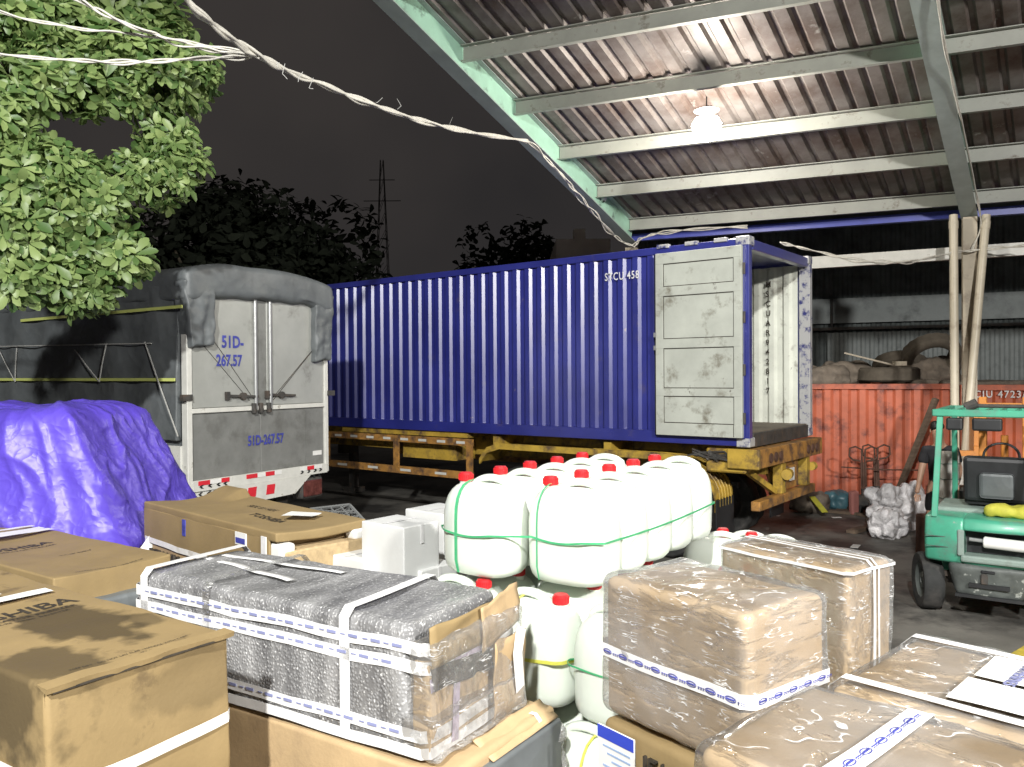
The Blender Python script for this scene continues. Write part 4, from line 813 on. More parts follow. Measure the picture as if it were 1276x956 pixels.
for (x_, y0, y1, s_) in ((.21, .82, 1.45, .1), (.40, .72, 1.42, -.02)):
    q = B(); pts = [Vector((x_+s_*(k/12)+.006*math.sin(k), y0+(y1-y0)*k/12, H4-.009*math.sin(PI*x_/W4)+.006)) for k in range(13)]; q.ribbon(pts, [(0, 0, 1)]*13, .04); q.build('tape_band', MT['tape'], t4, 'all')
# blue dash print on the tape, face x=0
q = B()
for (zz, o) in ((H4-.075, 0), (H4-.135, .05), (.075, .02)):
    for k in range(14):
        y = .10+o+k*.098+random.uniform(-.006, .006)
        if y < L4-.08: q.box((-.0165, y, zz+.002), (.002, .040, .010)); q.box((-.0165, y+.045, zz+.002), (.0018, .022, .004))
q.build('tape_print', M('faded_blue_print', (.22, .24, .42), .5), t4)
# torn cardboard end
q = B(); q.soft((.004, -.012, .0), (W4+.006, .055, H4-.12), .012, amp=.008, seed=21, n=14); q.build('end_panel', MT['card2'], t4, 'all')
def rag(p0, ux, uy, w_, h_, th, seed, jag=.02, bend=0, n=10):
    """a torn cardboard flap: grid sheet with thickness, ragged outer edge"""
    q = B(); g0, g1 = [], []; ux = Vector(ux).normalized(); uy = Vector(uy).normalized(); nn = ux.cross(uy)
    for i in range(n+1):
        a, b = [], []
        for j in range(n+1):
            f, g_ = i/n, j/n; hh = h_*g_+jag*g_*noise.noise(Vector((f*4+seed*1.7, seed, 1)))
            p = Vector(p0)+ux*(w_*f)+uy*hh+nn*(bend*g_*g_+.01*noise.noise(Vector((f*3, g_*3, seed)))); a.append(q.bm.verts.new(p)); b.append(q.bm.verts.new(p+nn*th))
        g0.append(a); g1.append(b)
    for i in range(n):
        for j in range(n):
            q.bm.faces.new((g0[i][j], g0[i][j+1], g0[i+1][j+1], g0[i+1][j])); q.bm.faces.new((g1[i][j], g1[i+1][j], g1[i+1][j+1], g1[i][j+1]))
    for i in range(n):
        for j in (0, n): q.bm.faces.new((g0[i][j], g0[i+1][j], g1[i+1][j], g1[i][j]))
        for j in (0, n): q.bm.faces.new((g0[j][i], g0[j][i+1], g1[j][i+1], g1[j][i]))
    return q
rag((.0, -.02, H4-.135), (1, 0, 0), (0, .05, 1), W4*.72, .13, .004, 3, .008).build('torn_flap', MT['card'], t4, 'all')
rag((W4*.52, -.035, H4-.16), (1, .06, .16), (0, -.10, 1), W4*.52, .15, .004, 8, .012, -.02).build('torn_flap', MT['card2'], t4, 'all')
rag((W4*.62, -.045, .02), (1, .0, .0), (.05, .0, 1), W4*.40, .27, .004, 11, .010, .0).build('torn_flap', MT['card2'], t4, 'all')
rag((.0, -.022, H4-.13), (1, 0, -.1), (0, -.25, -1), W4*.66, .07, .004, 5, .03, .0).build('torn_edge', MT['ink'], t4, 'all')
q = B(); q.ribbon([Vector((.0, -.018, .24)), Vector((.15, -.018, .26)), Vector((.34, -.02, .285))], [(0, -1, 0)]*3, .045); q.ribbon([Vector((.13, -.0195, .02)), Vector((.14, -.0195, .17)), Vector((.15, -.0195, .30))], [(0, -1, 0)]*3, .035)
islands(q, 'tape_band', M('violet_printed_tape', (.42, .36, .46), .4, var=.25, vs=40), t4)
q = B(); q.ribbon([Vector((W4*.98, -.05, .30)), Vector((W4*.88, -.065, .22)), Vector((W4*.93, -.06, .08))], [(0, -1, .2)]*3, .06); q.build('loose_tape', MT['tape'], t4)
q = B(); q.soft((-.012, -.062, .0), (W4+.014, .10, .14), .02, amp=.012, seed=33, n=18, fs=9); q.soft((-.014, -.05, .12), (W4+.012, .06, H4-.05), .02, amp=.01, seed=37, n=18, fs=9); q.build('stretch_film', MT['film2'], t4, 'all')
# carton beneath
cu_ang = A4-R(2)
c4b = C4+Vector((math.cos(A4)*-.04-math.cos(A4+PI/2)*.11, math.sin(A4)*-.04-math.sin(A4+PI/2)*.11, 0))
tb4 = carton('supporting_carton', 'brown carton lying underneath the bubble-wrapped box', c4b, cu_ang, .66, 1.55, DOCK, z4-H4-.012, MT['card2'], r=.02, amp=.01, seed=18)
q = B(); q.soft((.02, -.03, .0), (.66, .05, z4-H4-DOCK-.05), .015, amp=.004, n=10, seed=3); q.build('grey_end_cover', MT['tarp_g'], tb4, 'all'); rag((.22, -.02, z4-H4-DOCK-.045), (1, 0, 0), (0, .5, .3), .42, .10, .004, 8, .01).build('bent_flap', MT['card2'], tb4, 'all')
hoop(tb4, .66, z4-H4-.012-DOCK, .54, .02, MT['strap'], along='x', L=1.55, seed=2) 
# ---- jugs
def make_jug(label, grp, hgt=.46, a=.20, b=.138, capside=-1):
    t = thing('plastic_jug', label, 'jug', (0, 0, 0), 0, grp)
    n = 36; e = 3.1; rings = []
    prof_ = [(.0, .72), (.008, .84), (.03, .94), (.06, .985), (.11, 1), (.20, 1.0), (.265, .99), (.315, .95), (.352, .87), (.378, .76), (.396, .63), (.408, .48), (.414, .30)]
    for (z, s_) in prof_:
        ring = []
        for k in range(n):
            th = 2*PI*k/n; c, s = math.cos(th), math.sin(th)
            rr_ = (abs(c)**e+abs(s)**e)**(-1/e); sa = a*(.25+.75*s_) if z > .3 else a*s_; sb = b*s_
            zz = z*hgt/.46
            if .07 < z < .3: g_ = 1-.012*math.cos(z*2*PI/.03*.5)
            else: g_ = 1
            ring.append(Vector((rr_*c*sa*g_, rr_*s*sb*g_, zz)))
        rings.append(ring)
    q = B(); q.loft(rings); q.build('jug_body', MT['hdpe'], t, 'all')
    k_ = hgt/.46; q = B(); hp = []
    for i in range(11):
        f = i/10; x = -capside*(a*.80-(a*1.18)*f); z = (.375+.062*math.sin(PI*min(1, max(0, f)))**.45 if 0 < f < 1 else .375)*k_
        hp.append((x, 0, z))
    hp[0] = (hp[0][0], 0, .34*k_); hp[-1] = (hp[-1][0], 0, .37*k_)
    rings = []
    for i, p in enumerate(hp):
        d = Vector(hp[min(i+1, 10)])-Vector(hp[max(i-1, 0)]); d.normalize(); up_ = Vector((0, 1, 0)).cross(d).normalized(); w_ = .030
        rings.append([Vector(p)+Vector((0, 1, 0))*math.cos(j*PI/4)*w_+up_*math.sin(j*PI/4)*.018 for j in range(8)])
    q.loft(rings); q.build('handle', MT['hdpe'], t, 'all')
    q = B(); cx = capside*a*.60; q.cyl((cx, 0, .385*k_), (cx, 0, .425*k_), .03, 20, .028); q.build('neck', MT['hdpe'], t, True)
    q = B(); q.cyl((cx, 0, .412*k_), (cx, 0, .452*k_), .034, 24, .031, bev=.003)
    for j in range(24):
        an = 2*PI*j/24; q.box((cx+.034*math.cos(an), .034*math.sin(an), .430*k_), (.003, .003, .026), Matrix.Rotation(0, 4, 'Z'))
    q.build('cap', MT['red'], t, True)
    return t
JA = math.atan2(-.60, .80)      # long axis direction angle: right-near
row_d = Vector((.56, .83, 0)).normalized(); colv = Vector((.80, -.60, 0))
first = {}
def jug(p, ang, z, capside, label, grp, tilt=0):
    if capside not in first: t = make_jug(label, grp, capside=capside); first[capside] = t
    else: t = copy_tree(first[capside])
    t.location = (p.x, p.y, z); t.rotation_euler = (0, tilt, ang); t['label'] = label; t['group'] = grp; return t
TOPZ = 1.54
P0 = Vector((.27, 3.58, 0)); LV = Vector((.395, -.17, 0)); ordn = ['front', 'second', 'third', 'fourth', 'last']
G_TOP = 'white jugs with red caps in the top layer of the jug stack'
for r_ in range(2):
    for k in range(5):
        p = P0-LV*r_+row_d*.282*k
        jug(p, JA+random.uniform(-.05, .05), TOPZ+(.0 if k else 0), -1, ('white jug with red cap, %s in the %s row of the top layer' % (ordn[k], ('right', 'left')[r_])), G_TOP)
Q0 = Vector((.44, 3.20, 0)); G_MID = 'white jugs in the middle layer of the jug stack'
for r_ in range(3):
    for k in range(4):
        p = Q0-colv*.42*r_+row_d*.282*k+(row_d*.14 if r_ == 0 else Vector((0, 0, 0)))*0
        if r_ == 0 and k == 0: lb_ = 'white jug in the middle layer directly beside the film-wrapped tan box'
        elif r_ == 1 and k == 0: lb_ = 'white jug with yellow strap in the middle layer beside the bubble-wrapped box'
        else: lb_ = 'white jug hidden mostly beneath the top layer of jugs'
        jug(p, JA+random.uniform(-.05, .05), TOPZ-.46, 1, lb_, G_MID)
for k in range(3):
    jug(Vector((.33, 3.16, 0))-colv*.38*k+row_d*.0, JA, DOCK, 1, 'white jug at the very bottom between the two wrapped boxes' if k == 0 else 'white jug low down in the jug stack behind the bubble-wrapped box', 'white jugs in the bottom layer of the jug stack')
for r_ in range(3):
    for k in range(1, 4): jug(Vector((.33, 3.16, 0))-colv*.38*r_+row_d*.285*k, JA, DOCK, 1, 'white jug low down in the jug stack behind the bubble-wrapped box', 'white jugs in the bottom layer of the jug stack')
for i, (px, py) in enumerate(((893, 668), (925, 667), (962, 672))):
    p = onz(px, py, 1.46); jug(Vector((p.x, p.y, 0)), JA+.1, DOCK+.42-.0, -1, 'white jug with red cap behind the tall wrapped box, %s from the left' % ('first', 'second', 'third', 'fourth')[i], 'white jugs lined up behind the tall wrapped box')
    jug(Vector((p.x, p.y, 0)), JA+.1, DOCK-.04, -1, 'white jug under the row of jugs behind the tall wrapped box', 'lower white jugs behind the tall wrapped box')
# straps round the top layer
def rrect_path(c, ux, uy, hx, hy, r, z, dip=0, n=8):
    pts, nr = [], []; ux, uy = Vector(ux), Vector(uy)
    cor = [(hx-r, hy-r, 0), (-(hx-r), hy-r, PI/2), (-(hx-r), -(hy-r), PI), (hx-r, -(hy-r), 3*PI/2)]
    for ci, (x, y, a0) in enumerate(cor):
        for k in range(n+1):
            a = a0+k/n*PI/2; nn = ux*math.cos(a)+uy*math.sin(a); pts.append(c+ux*x+uy*y+nn*r+Vector((0, 0, z))); nr.append(nn)
        nx = cor[(ci+1) % 4]; a = a0+PI/2; nn = ux*math.cos(a)+uy*math.sin(a); e0 = pts[-1]; e1 = c+ux*nx[0]+uy*nx[1]+nn*r+Vector((0, 0, z))
        for k in range(1, 10): pts.append(e0.lerp(e1, k/10)-Vector((0, 0, dip*math.sin(PI*k/10)))); nr.append(nn)
    return pts, nr
rd2 = Vector((-colv.y, colv.x, 0))
def jstrap(c, hx, hy, z, mat, label, r=.06, dip=.012, wd=.012, ang=JA, grp=None):
    ux = Vector((math.cos(ang), math.sin(ang), 0)); uy = Vector((-ux.y, ux.x, 0)); pts, nr = rrect_path(c, ux, uy, hx, hy, r, z, dip)
    q = B(); q.ribbon(pts, nr, wd, closed=True, th=.002); o = q.build('packing_strap', mat, None, True, recenter=True); return tag(o, label, 'strap', grp)
cc = P0-colv*.21+row_d*.564
# skewed block -> build the loop by hand
def skew_loop(P, cols, rows, cstep, rstep, z, mat, label, hx=.203, hy=.141, wd=.009, dip=.014):
    a = P; b = P-LV; c = b+row_d*rstep*(rows-1); d = P+row_d*rstep*(rows-1)
    cx = colv*hx; cy = rd2*hy
    key = [(a-cy*1.0+cx*.62, -rd2), (a+cx*1.0-cy*.62, colv), (d+cx+cy*.5, colv), (d+cy+cx*.6, rd2), (c+cy-cx*.6, rd2), (c-cx+cy*.6, -colv), (b-cx-cy*.55, -colv), (b-cy-cx*.62, -rd2), (b-cy+cx*.62, -rd2), (a-cy-cx*.62, -rd2)]
    pts, nr = [], []
    for i in range(len(key)):
        (p, n0), (p2, n1) = key[i], key[(i+1) % len(key)]; m_ = 12 if (p2-p).length > .25 else 3
        for k in range(m_):
            f = k/m_; nn = (n0*(1-f)+n1*f).normalized(); pts.append(p.lerp(p2, f)+nn*.004+Vector((0, 0, z-(dip*math.sin(PI*f) if m_ > 3 else 0)))); nr.append(nn)
    q = B(); q.ribbon(pts, nr, wd, closed=True, th=.002); o = q.build('packing_strap', mat, None, True, recenter=True); return tag(o, label, 'strap')
skew_loop(P0, 2, 5, .42, .282, TOPZ+.20, MT['gstrap'], 'green plastic strap running all around the top layer of white jugs')
def vstrap(p, off, mat, label, base, hgt=.42, wd=.014, hy=.142):
    c = p+colv*off+Vector((0, 0, base)); o_ = []
    for (y, z, n0) in ((-.90, .01, (-1, -.3)), (-1.02, .07, (-1, 0)), (-1.02, .24, (-1, 0)), (-1.0, .30, (-1, .2)), (-.92, .345, (-1, .6)), (-.78, .378, (-1, 1)), (-.6, .403, (-.6, 1)), (-.3, .418, (0, 1)), (0, .42, (0, 1)), (.6, .405, (.6, 1)), (.92, .345, (1, .6)), (1.02, .24, (1, 0)), (1.02, .07, (1, 0))):
        o_.append((c+rd2*(y*hy)+Vector((0, 0, z+.003)), rd2*n0[0]*-1*-1+Vector((0, 0, n0[1]))))
    q = B(); q.ribbon([a for a, _ in o_], [b for _, b in o_], wd, th=.002); o = q.build('packing_strap', mat, None, True, recenter=True); return tag(o, label, 'strap')
vstrap(P0-LV, -.06, MT['gstrap'], 'green strap running vertically over the left front jug of the top layer', TOPZ)
vstrap(P0, -.10, MT['gstrap'], 'green strap running vertically over the right front jug of the top layer', TOPZ, wd=.006)
for (p, z, lab) in ((P0-colv*.20-rd2*.15, TOPZ+.19, 'frayed green strap knot between the two front jugs of the top layer'), (P0-colv*.09-rd2*.15, TOPZ+.10, 'loose green strap tail low on the right front jug'), (P0+colv*.20+row_d*.28*2-rd2*.05, TOPZ+.21, 'frayed green strap knot on the right side of the top layer')):
    q = B()
    for k in range(7): 
        an = random.uniform(-.5, .5); q.ribbon([p, p+colv*(.02*an)-rd2*.012+Vector((0, 0, -.03)), p+colv*(.045*an)-rd2*.01+Vector((0, 0, -.06-.02*random.random()))], [-rd2]*3, .005)
    tag(q.build('strap_knot', MT['gstrap'], recenter=True), Vector and lab, 'strap knot')
Qb = Q0-colv*.42
jstrap(Qb+row_d*.0, .205, .142, TOPZ-.46+.21, MT['ystrap'], 'yellow strap around the middle-layer jug beside the bubble-wrapped box', wd=.014)
vstrap(Qb, -.06, MT['ystrap'], 'yellow strap running vertically over the middle-layer jug', TOPZ-.46, wd=.010)
jstrap(Q0, .205, .142, TOPZ-.46+.22, MT['gstrap'], 'thin green strap around the middle-layer jug beside the film-wrapped tan box', wd=.007)
vstrap(Vector((.33, 3.16, 0)), .0, MT['ystrap'], 'yellow strap over the lowest visible jug between the wrapped boxes', DOCK, wd=.010)
# clear bag between boxes and jugs
bgp = onz(664, 905, 1.12)
q = B(); q.soft((-.13, -.10, 0), (.13, .10, .42), .07, amp=.05, fs=5, seed=44, n=14); o = q.build('plastic_bag', wrap_mat('clear_bag_film', .4, film=.25, stretch=(3, 3, 3), bs=5), None, 'all')
o.location = (bgp.x, bgp.y, .72); o.rotation_euler = (0, 0, .4); tag(o, 'crumpled clear plastic bag between the jugs and the bubble-wrapped box', 'plastic bag')
# ---- film wrapped boxes, right
def wrapped(name, label, C, ang, W, L, z0, z1, seed, film, mat='card2', grp='cardboard boxes wrapped in clear film', r=.03, cat='wrapped box'):
    t = carton(name, label, C, ang, W, L, z0, z1, MT[mat], grp, cat, r=r, amp=.006, seed=seed)
    def ff(p, dn):
        v = .006*noise.noise(Vector((p.x*5+seed, p.y*8, p.z*6)))+.003*noise.noise(Vector((p.x*12, p.y*22+seed, p.z*16))); return p+dn*v
    q = B(); e = .013; q.soft((-e, -e, -.0), (W+e, L+e, z1-z0+e), r+.01, amp=.005, seed=seed+50, n=70, fn=ff); q.build('stretch_film', MT[film], t, 'all'); return t
def tape_print(t, pts, axis='left', h=.016):
    """blue oval marks and tiny words printed along a tape; pts = (origin, direction, up, length)"""
    o, d, u, L_ = [Vector(v) if not isinstance(v, (int, float)) else v for v in pts]; d.normalize(); u.normalize(); n = d.cross(u); q = B(); k = .02
    while k < L_-.04:
        c = o+d*k; ring = []; rin = []
        for j in range(16):
            a = 2*PI*j/16; ring.append(c+d*(.020*math.cos(a))+u*(h*.55*math.sin(a))); rin.append(c+d*(.0175*math.cos(a))+u*(h*.40*math.sin(a)))
        q.loft([ring, rin], cap=False)
        for m_ in range(5): q.box(c+d*(-.012+.006*m_)+n*.0003, (.003, .003, .003) if 0 else (.0035, .0035, .0035))
        for m_ in range(3): q.tube([c+d*(.026+.009*m_), c+d*(.032+.009*m_)], .0013, 4)
        for m_ in range(3): q.tube([c+d*(.026+.009*m_)-u*.005, c+d*(.031+.009*m_)-u*.005], .0010, 4)
        k += .072
    return q.build('tape_print', MT['bink'], t)
z5 = 1.77; C5 = onz(931, 768, z5); A5 = R(36.5); W5, L5, H5 = .385, .585, .455
t5 = wrapped('wrapped_carton', 'tan carton in glossy stretch film with a white printed tape band, beside the jugs', C5, A5, W5, L5, z5-H5, z5, 60, 'film')
band(t5, W5, L5, H5*.47, .042, MT['tape'], 'tape_band', off=.018, wob=.003, seed=1)
tape_print(t5, ((-.0225, L5-.02, H5*.47), (0, -1, 0), (0, 0, 1), L5-.02)); tape_print(t5, ((.02, -.0225, H5*.47), (1, 0, 0), (0, 0, 1), W5-.02))
c5b = C5+Vector((math.cos(A5)*-.005, math.sin(A5)*-.005, 0))
t5b = carton('supporting_carton', 'tan carton with black handwriting underneath the glossy film-wrapped carton', c5b, A5+R(1), W5+.02, L5+.0, DOCK, z5-H5-.015, MT['card'], seed=61, r=.03)
text('IE/OPPO RENO', .10, MT['ink'], t5b, leftf(-.012, L5-.20, z5-H5-DOCK-.14), bold=.0, sx=.85, ext=.006)
q = B(); q.b2((-.020, L5-.17, .20), (-.014, L5-.005, z5-H5-DOCK-.035)); pl = q.build('shipping_label', MT['paper'], t5b)
q = B(); q.b2((-.0225, L5-.17, z5-H5-DOCK-.075), (-.0205, L5-.005, z5-H5-DOCK-.035)); q.build('label_header', M('blue_header', (.03, .06, .48), .4), pl)
for k in range(6):
    q = B(); q.b2((-.0222, L5-.155, z5-H5-DOCK-.10-.022*k), (-.0205, L5-.03-.02*(k % 3), z5-H5-DOCK-.094-.022*k)); q.build('label_print', M('pale_blue_print', (.3, .4, .6), .5) if not k else bpy.data.materials['pale_blue_print'], pl)
# tall wrapped box behind
z6 = 1.66; C6 = onz(1057, 711, z6); A6 = R(43); W6, L6 = .34, .64
A6 = math.atan2(.36, .60)
t6 = wrapped('wrapped_carton', 'tall narrow carton in cloudy film standing behind the glossy wrapped carton', C6, R(36), .33, .64, DOCK, z6, 63, 'film2')
for y_ in (.17, .2): hoop(t6, .33, z6-DOCK, y_*0+.16+(y_-.17), .016, MT['tape'], 'tape_band', off=.018, seed=4, L=.64, along='x') if y_ == .17 else hoop(t6, .33, z6-DOCK, .19, .010, MT['tape'], 'tape_band', off=.02, seed=5, L=.64, along='x')
band(t6, .33, .64, z6-DOCK-.012, .012, MT['tape'], 'tape_band', off=.018, seed=3)
# near right low wrapped box
z7 = 1.65; C7l = onz(1011, 853, z7); 
A7 = R(42)
e1 = Vector((math.cos(A7+PI/2), math.sin(A7+PI/2), 0)); e2 = Vector((math.cos(A7), math.sin(A7), 0))
W7, L7 = .50, 1.10
C7 = C7l-e2*W7-e1*L7
t7 = wrapped('wrapped_carton', 'wide film-wrapped carton with two printed tape bands, nearest at bottom right', C7, A7, W7, L7, DOCK, z7, 66, 'film')
H7 = z7-DOCK
for y_ in (L7-.28, L7-.66):
    hoop(t7, W7, H7, y_, .055, MT['tape'], 'tape_band', off=.018, seed=y_); tape_print(t7, ((.03, y_, H7+.0215), (1, 0, 0), (0, 1, 0), W7-.04), h=.02)
# right low wrapped box with papers
z8 = 1.60; C8f = onz(1144, 791, z8); A8 = R(43); e1 = Vector((math.cos(A8+PI/2), math.sin(A8+PI/2), 0)); e2 = Vector((math.cos(A8), math.sin(A8), 0)); W8, L8 = .62, 1.15
C8 = C8f-e2*W8-e1*L8
t8 = wrapped('wrapped_carton', 'film-wrapped carton with white address papers on its top, at the right edge', C8, A8, W8, L8, DOCK, z8, 69, 'film')
H8 = z8-DOCK
for x_ in (.055, W8-.07):
    hoop(t8, W8, H8, x_, .035, MT['tape'], 'tape_band', off=.018, seed=x_*9, L=L8, along='x')
pa = patch(t8, W8*.50, W8-.10, L8-.75, L8-.26, H8+.019, MT['paper'], 'address_paper', .04, .003, 4); patch(t8, .10, W8*.46, L8-.80, L8-.26, H8+.019, MT['paper'], 'address_paper', .03, .003, 7)
for k, (tx, sz) in enumerate((('CATHERINES', .042), ('SERVICES', .05), ('OVERSEAS', .05), ('STC 04/21', .036))):
    text(tx, sz, M('grey_blue_print', (.16, .17, .30), .6) if k == 0 else bpy.data.materials['grey_blue_print'], t8, frame((W8*.52, L8-.70+.105*k, H8+.0255), (1, 0, 0), (0, 1, 0)), sx=.8, name='printed_text', ext=.001) if 0 else text(tx, sz, bpy.data.materials.get('grey_blue_print') or M('grey_blue_print', (.16, .17, .30), .6), t8, frame((W8-.14, L8-.34-.11*k, H8+.0265), (-1, 0, 0), (0, -1, 0)), sx=.85, ext=.001)
# white cartons / crate
def wcart(px, py, z, ang, W, L, z0, label):
    C = onz(px, py, z); t = carton('white_carton', label, C, ang, W, L, z0, z, MT['carton'], 'white cartons beside the jugs', 'carton', r=.008, amp=.002, n=8, body='carton_body')
    h = z-z0
    q = B(); q.b2((W*.46, -.004, h-.10), (W*.54, -.0015, h)); q.build('tape_flap', MT['tape'], t)
    q = B(); q.b2((-.001, .0, h-.0012), (W, L, h+.0025)) if 0 else q.b2((.01, L*.47, h+.0025), (W-.01, L*.53, h+.004)); q.build('lid_seam', MT['tape'], t); return t
WA = R(50)
wcart(503, 658, 1.66, WA, .26, .34, 1.32, 'white carton standing highest at the left of the jug stack')
wcart(553, 641, 1.62, WA, .30, .34, 1.30, 'white carton wedged between the highest white carton and the jugs')
wcart(455, 700, 1.46, WA, .27, .36, 1.1, 'low white carton just behind the bubble-wrapped box, left')
wcart(525, 712, 1.42, WA, .27, .36, 1.08, 'low white carton between the highest white carton and the bubble wrap')
pb = onz(505, 700, 1.1); 
t = carton('pallet_box', 'pale box hidden beneath the white cartons', Vector((pb.x+.1, pb.y-.25, 0)), WA, .9, .9, DOCK, 1.08, MT['carton'], seed=3, cat='box')
# grey slatted crate
ccr = onz(432, 632, 1.55); t = thing('plastic_crate', 'tilted dark grey lattice plastic crate behind the open carton', 'crate', ccr+Vector((.0, .1, 0)), R(0))
def lattice(q, o, ux, uy, w_, h_, n=7):
    ux, uy = Vector(ux).normalized(), Vector(uy).normalized(); o = Vector(o); nn = ux.cross(uy)
    for a in (0, h_): q.beam(o+uy*a, o+uy*a+ux*w_, .016, .014, upv=nn)
    for a in (0, w_): q.beam(o+ux*a, o+ux*a+uy*h_, .016, .014, upv=nn)
    for k in range(1, n): q.beam(o+ux*(w_*k/n), o+ux*(w_*k/n)+uy*h_, .006, .008, upv=nn)
    for k in range(1, 4): q.beam(o+uy*(h_*k/4), o+uy*(h_*k/4)+ux*w_, .006, .008, upv=nn)
    for k in range(n-1): q.beam(o+ux*(w_*k/n), o+ux*(w_*(k+1.5)/n)+uy*h_, .005, .006, upv=nn); q.beam(o+ux*(w_*(k+1.5)/n), o+ux*(w_*k/n)+uy*h_, .005, .006, upv=nn)
ux = Vector((.66, -.55, -.52)).normalized(); uy = Vector((-.62, -.78, .04)).normalized(); uy = (uy-ux*uy.dot(ux)).normalized(); uz = ux.cross(uy).normalized()
if uz.z > 0: uz = -uz
for nm, o, a, b, w_, h_ in (('crate_base', Vector((0, 0, 0)), ux, uy, .44, .34), ('crate_side', Vector((0, 0, 0)), ux, uz, .44, .16), ('crate_side', uy*.34, ux, uz, .44, .16), ('crate_end', Vector((0, 0, 0)), uy, uz, .34, .16), ('crate_end', ux*.44, uy, uz, .34, .16)):
    q = B(); lattice(q, o, a, b, w_, h_); q.build(nm, MT['crate'], t)
# purple tarp heap
tp = thing('tarpaulin_heap', 'purple blue tarpaulin draped over a tall pile of goods at the left', 'tarpaulin', (-4.3, 5.95, DOCK))
def ftarp(p, dn):
    x, y, z = p; k = max(0, min(1, (1.62-z)/1.15))      # 0 at top, 1 at hem
    an = math.atan2(y, x); ax = abs(x)/2.0
    f_ = .05*noise.noise(Vector((x*2.6, y*2, z*.5)))*k*2
    wide = .94+.38*k
    cr_ = .035*(1-abs(2*noise.noise(Vector((x*2.2+5, y*2.2, z*1.6)))))**3+.02*(1-abs(2*noise.noise(Vector((x*5, y*5+3, z*4)))))**3
    x2 = x*wide+(f_+cr_)*dn.x; y2 = y*wide+(f_+cr_)*dn.y
    z2 = z+(cr_*.9+.03*noise.noise(Vector((x*2, y*2, 0))))*(1 if dn.z > .2 else 0)
    if z < .75: z2 += .10*noise.noise(Vector((an*2.5, 3, 1)))
    return Vector((x2, y2, z2))
q = B(); q.soft((-2.1, -.62, .62), (1.44, .62, 1.615), .13, n=150, fn=ftarp)
for f in [f for f in q.bm.faces if all(v.co.z < .76 and abs(f.normal.z) > .6 for v in f.verts)]: pass
q.build('tarpaulin', MT['tarp_p'], tp, 'all')
t = thing('covered_pallet_load', 'dark boxes showing below the hem of the purple tarpaulin', 'pallet load', (-4.3, 5.95, DOCK))
q = B(); q.b2((-2.1, -.5, 0.0), (1.25, .5, .62), .01); q.build('lower_box', MT['dmetal'], t); q = B(); q.b2((.95, -.56, .1), (1.2, -.501, .66)); q.build('paper_sheet', MT['tarp_g'], t)
wp = onz(182, 672, 1.40); q = B(); q.b2((-.11, -.004, -.12), (.03, .0, .04)); 
q = B(); q.prism([(-.1, -.1), (.05, -.12), (.05, .1)], 'y', -.004, 0); o = q.build('loose_sheet', MT['paper']); o.location = (wp.x, wp.y+.1, wp.z); tag(o, 'white sheet sticking up between the second carton and the purple tarp', 'sheet')
# ================================================================== FORKLIFT
FP = at(1152, 650, 8.05); FA = R(-35+90)      # heading
ff_ = thing('forklift', 'green forklift seen from behind with scuffed counterweight and overhead guard at the right edge', 'forklift', (FP.x-.02, FP.y, 0), R(-35))
# local: x right, y forward; origin at the rear left corner
FW = 1.12
def fbox(lo, hi, bev=.02): q = B(); q.b2(lo, hi, bev, 2); return q
def cw(p, dn):
    x, y, z = p; k = (x/FW-.5)*2
    y += .10*k*k*(1 if y < .5 else 0)+.05*((z-.80)/.22)**2*(1 if y < .3 else 0)
    return Vector((x, y, z))
q = B(); q.soft((0, 0, .60), (FW, 1.0, 1.03), .07, n=26, fn=cw)
# cut the slot by building the shell from slabs: side blocks + top + bottom
q.bm.free()
q = B()
for lo, hi in (((0, 0, .56), (.36, .95, 1.02)), ((.93, 0, .56), (FW, .95, 1.02)), ((.34, .0, .90), (.95, .95, 1.02)), ((.34, 0, .56), (.95, .95, .665)), ((.34, .22, .6), (.95, .95, .95))):
    q.soft(lo, hi, .035, n=10, fn=cw)
q.build('counterweight', MT['fl'], ff_, 'all')
q = B(); q.b2((.30, .012, .655), (.36, .2, .91), .012); q.b2((.93, .012, .655), (.99, .2, .91), .012); q.b2((.33, .006, .60), (.96, .2, .668), .02, 2); q.b2((.36, .2, .66), (.93, .24, .91)); q.build('recess_frame', MT['fl_g'], ff_)
q = B(); q.b2((.365, .19, .67), (.925, .198, .90)); q.build('recess', MT['black'], ff_)
q = B(); q.cyl((.52, .09, .80), (.86, .09, .79), .055, 20, bev=.008); r_ = q.build('white_cylinder', MT['paper'], ff_, True); q = B(); q.cyl((.40, .09, .815), (.52, .09, .81), .018, 10); q.cyl((.86, .09, .79), (.93, .09, .78), .02, 10); q.build('spindle', MT['steel'], r_)
for z in (.72, .82):
    q = B(); q.b2((.02, -.0, z), (.30, .012, z+.006)); q.bm.transform(Matrix.Translation((0, .045, 0))); q.build('seam_line', MT['fl_d'], ff_)
def cwl(p, dn):
    x, y, z = p; k = (x/FW-.5)*2; t_ = (z-.22)/.36; x = FW/2+(x-FW/2)*(.78+.22*t_); return Vector((x, y+.09*k*k+(.06*(1-t_) if y < .3 else 0), z))
q = B(); q.soft((.20, .03, .24), (FW-.20, .75, .575), .06, n=26, amp=.012, seed=5, fn=cwl); q.build('lower_counterweight', MT['fl_d'], ff_, 'all')
q = B(); q.b2((.40, .035, .36), (.74, .10, .40)); q.b2((.50, .028, .505), (.62, .08, .535), .008); q.b2((.28, .05, .25), (.86, .1, .28)); q.build('drawbar_slot', MT['black'], ff_)
q = B(); q.b2((.50, .02, .40), (.56, .05, .50), .008); q.build('towing_pin', MT['dmetal'], ff_)
for (x, st) in ((-.01, .38), (FW+.01, .38)): wheel(ff_, (x, .42, .29), .29, .19, 'x', MT['fl_d'], st)
for x in (.10, FW-.10): wheel(ff_, (x, 1.95, .34), .34, .24, 'x', MT['fl_d'])
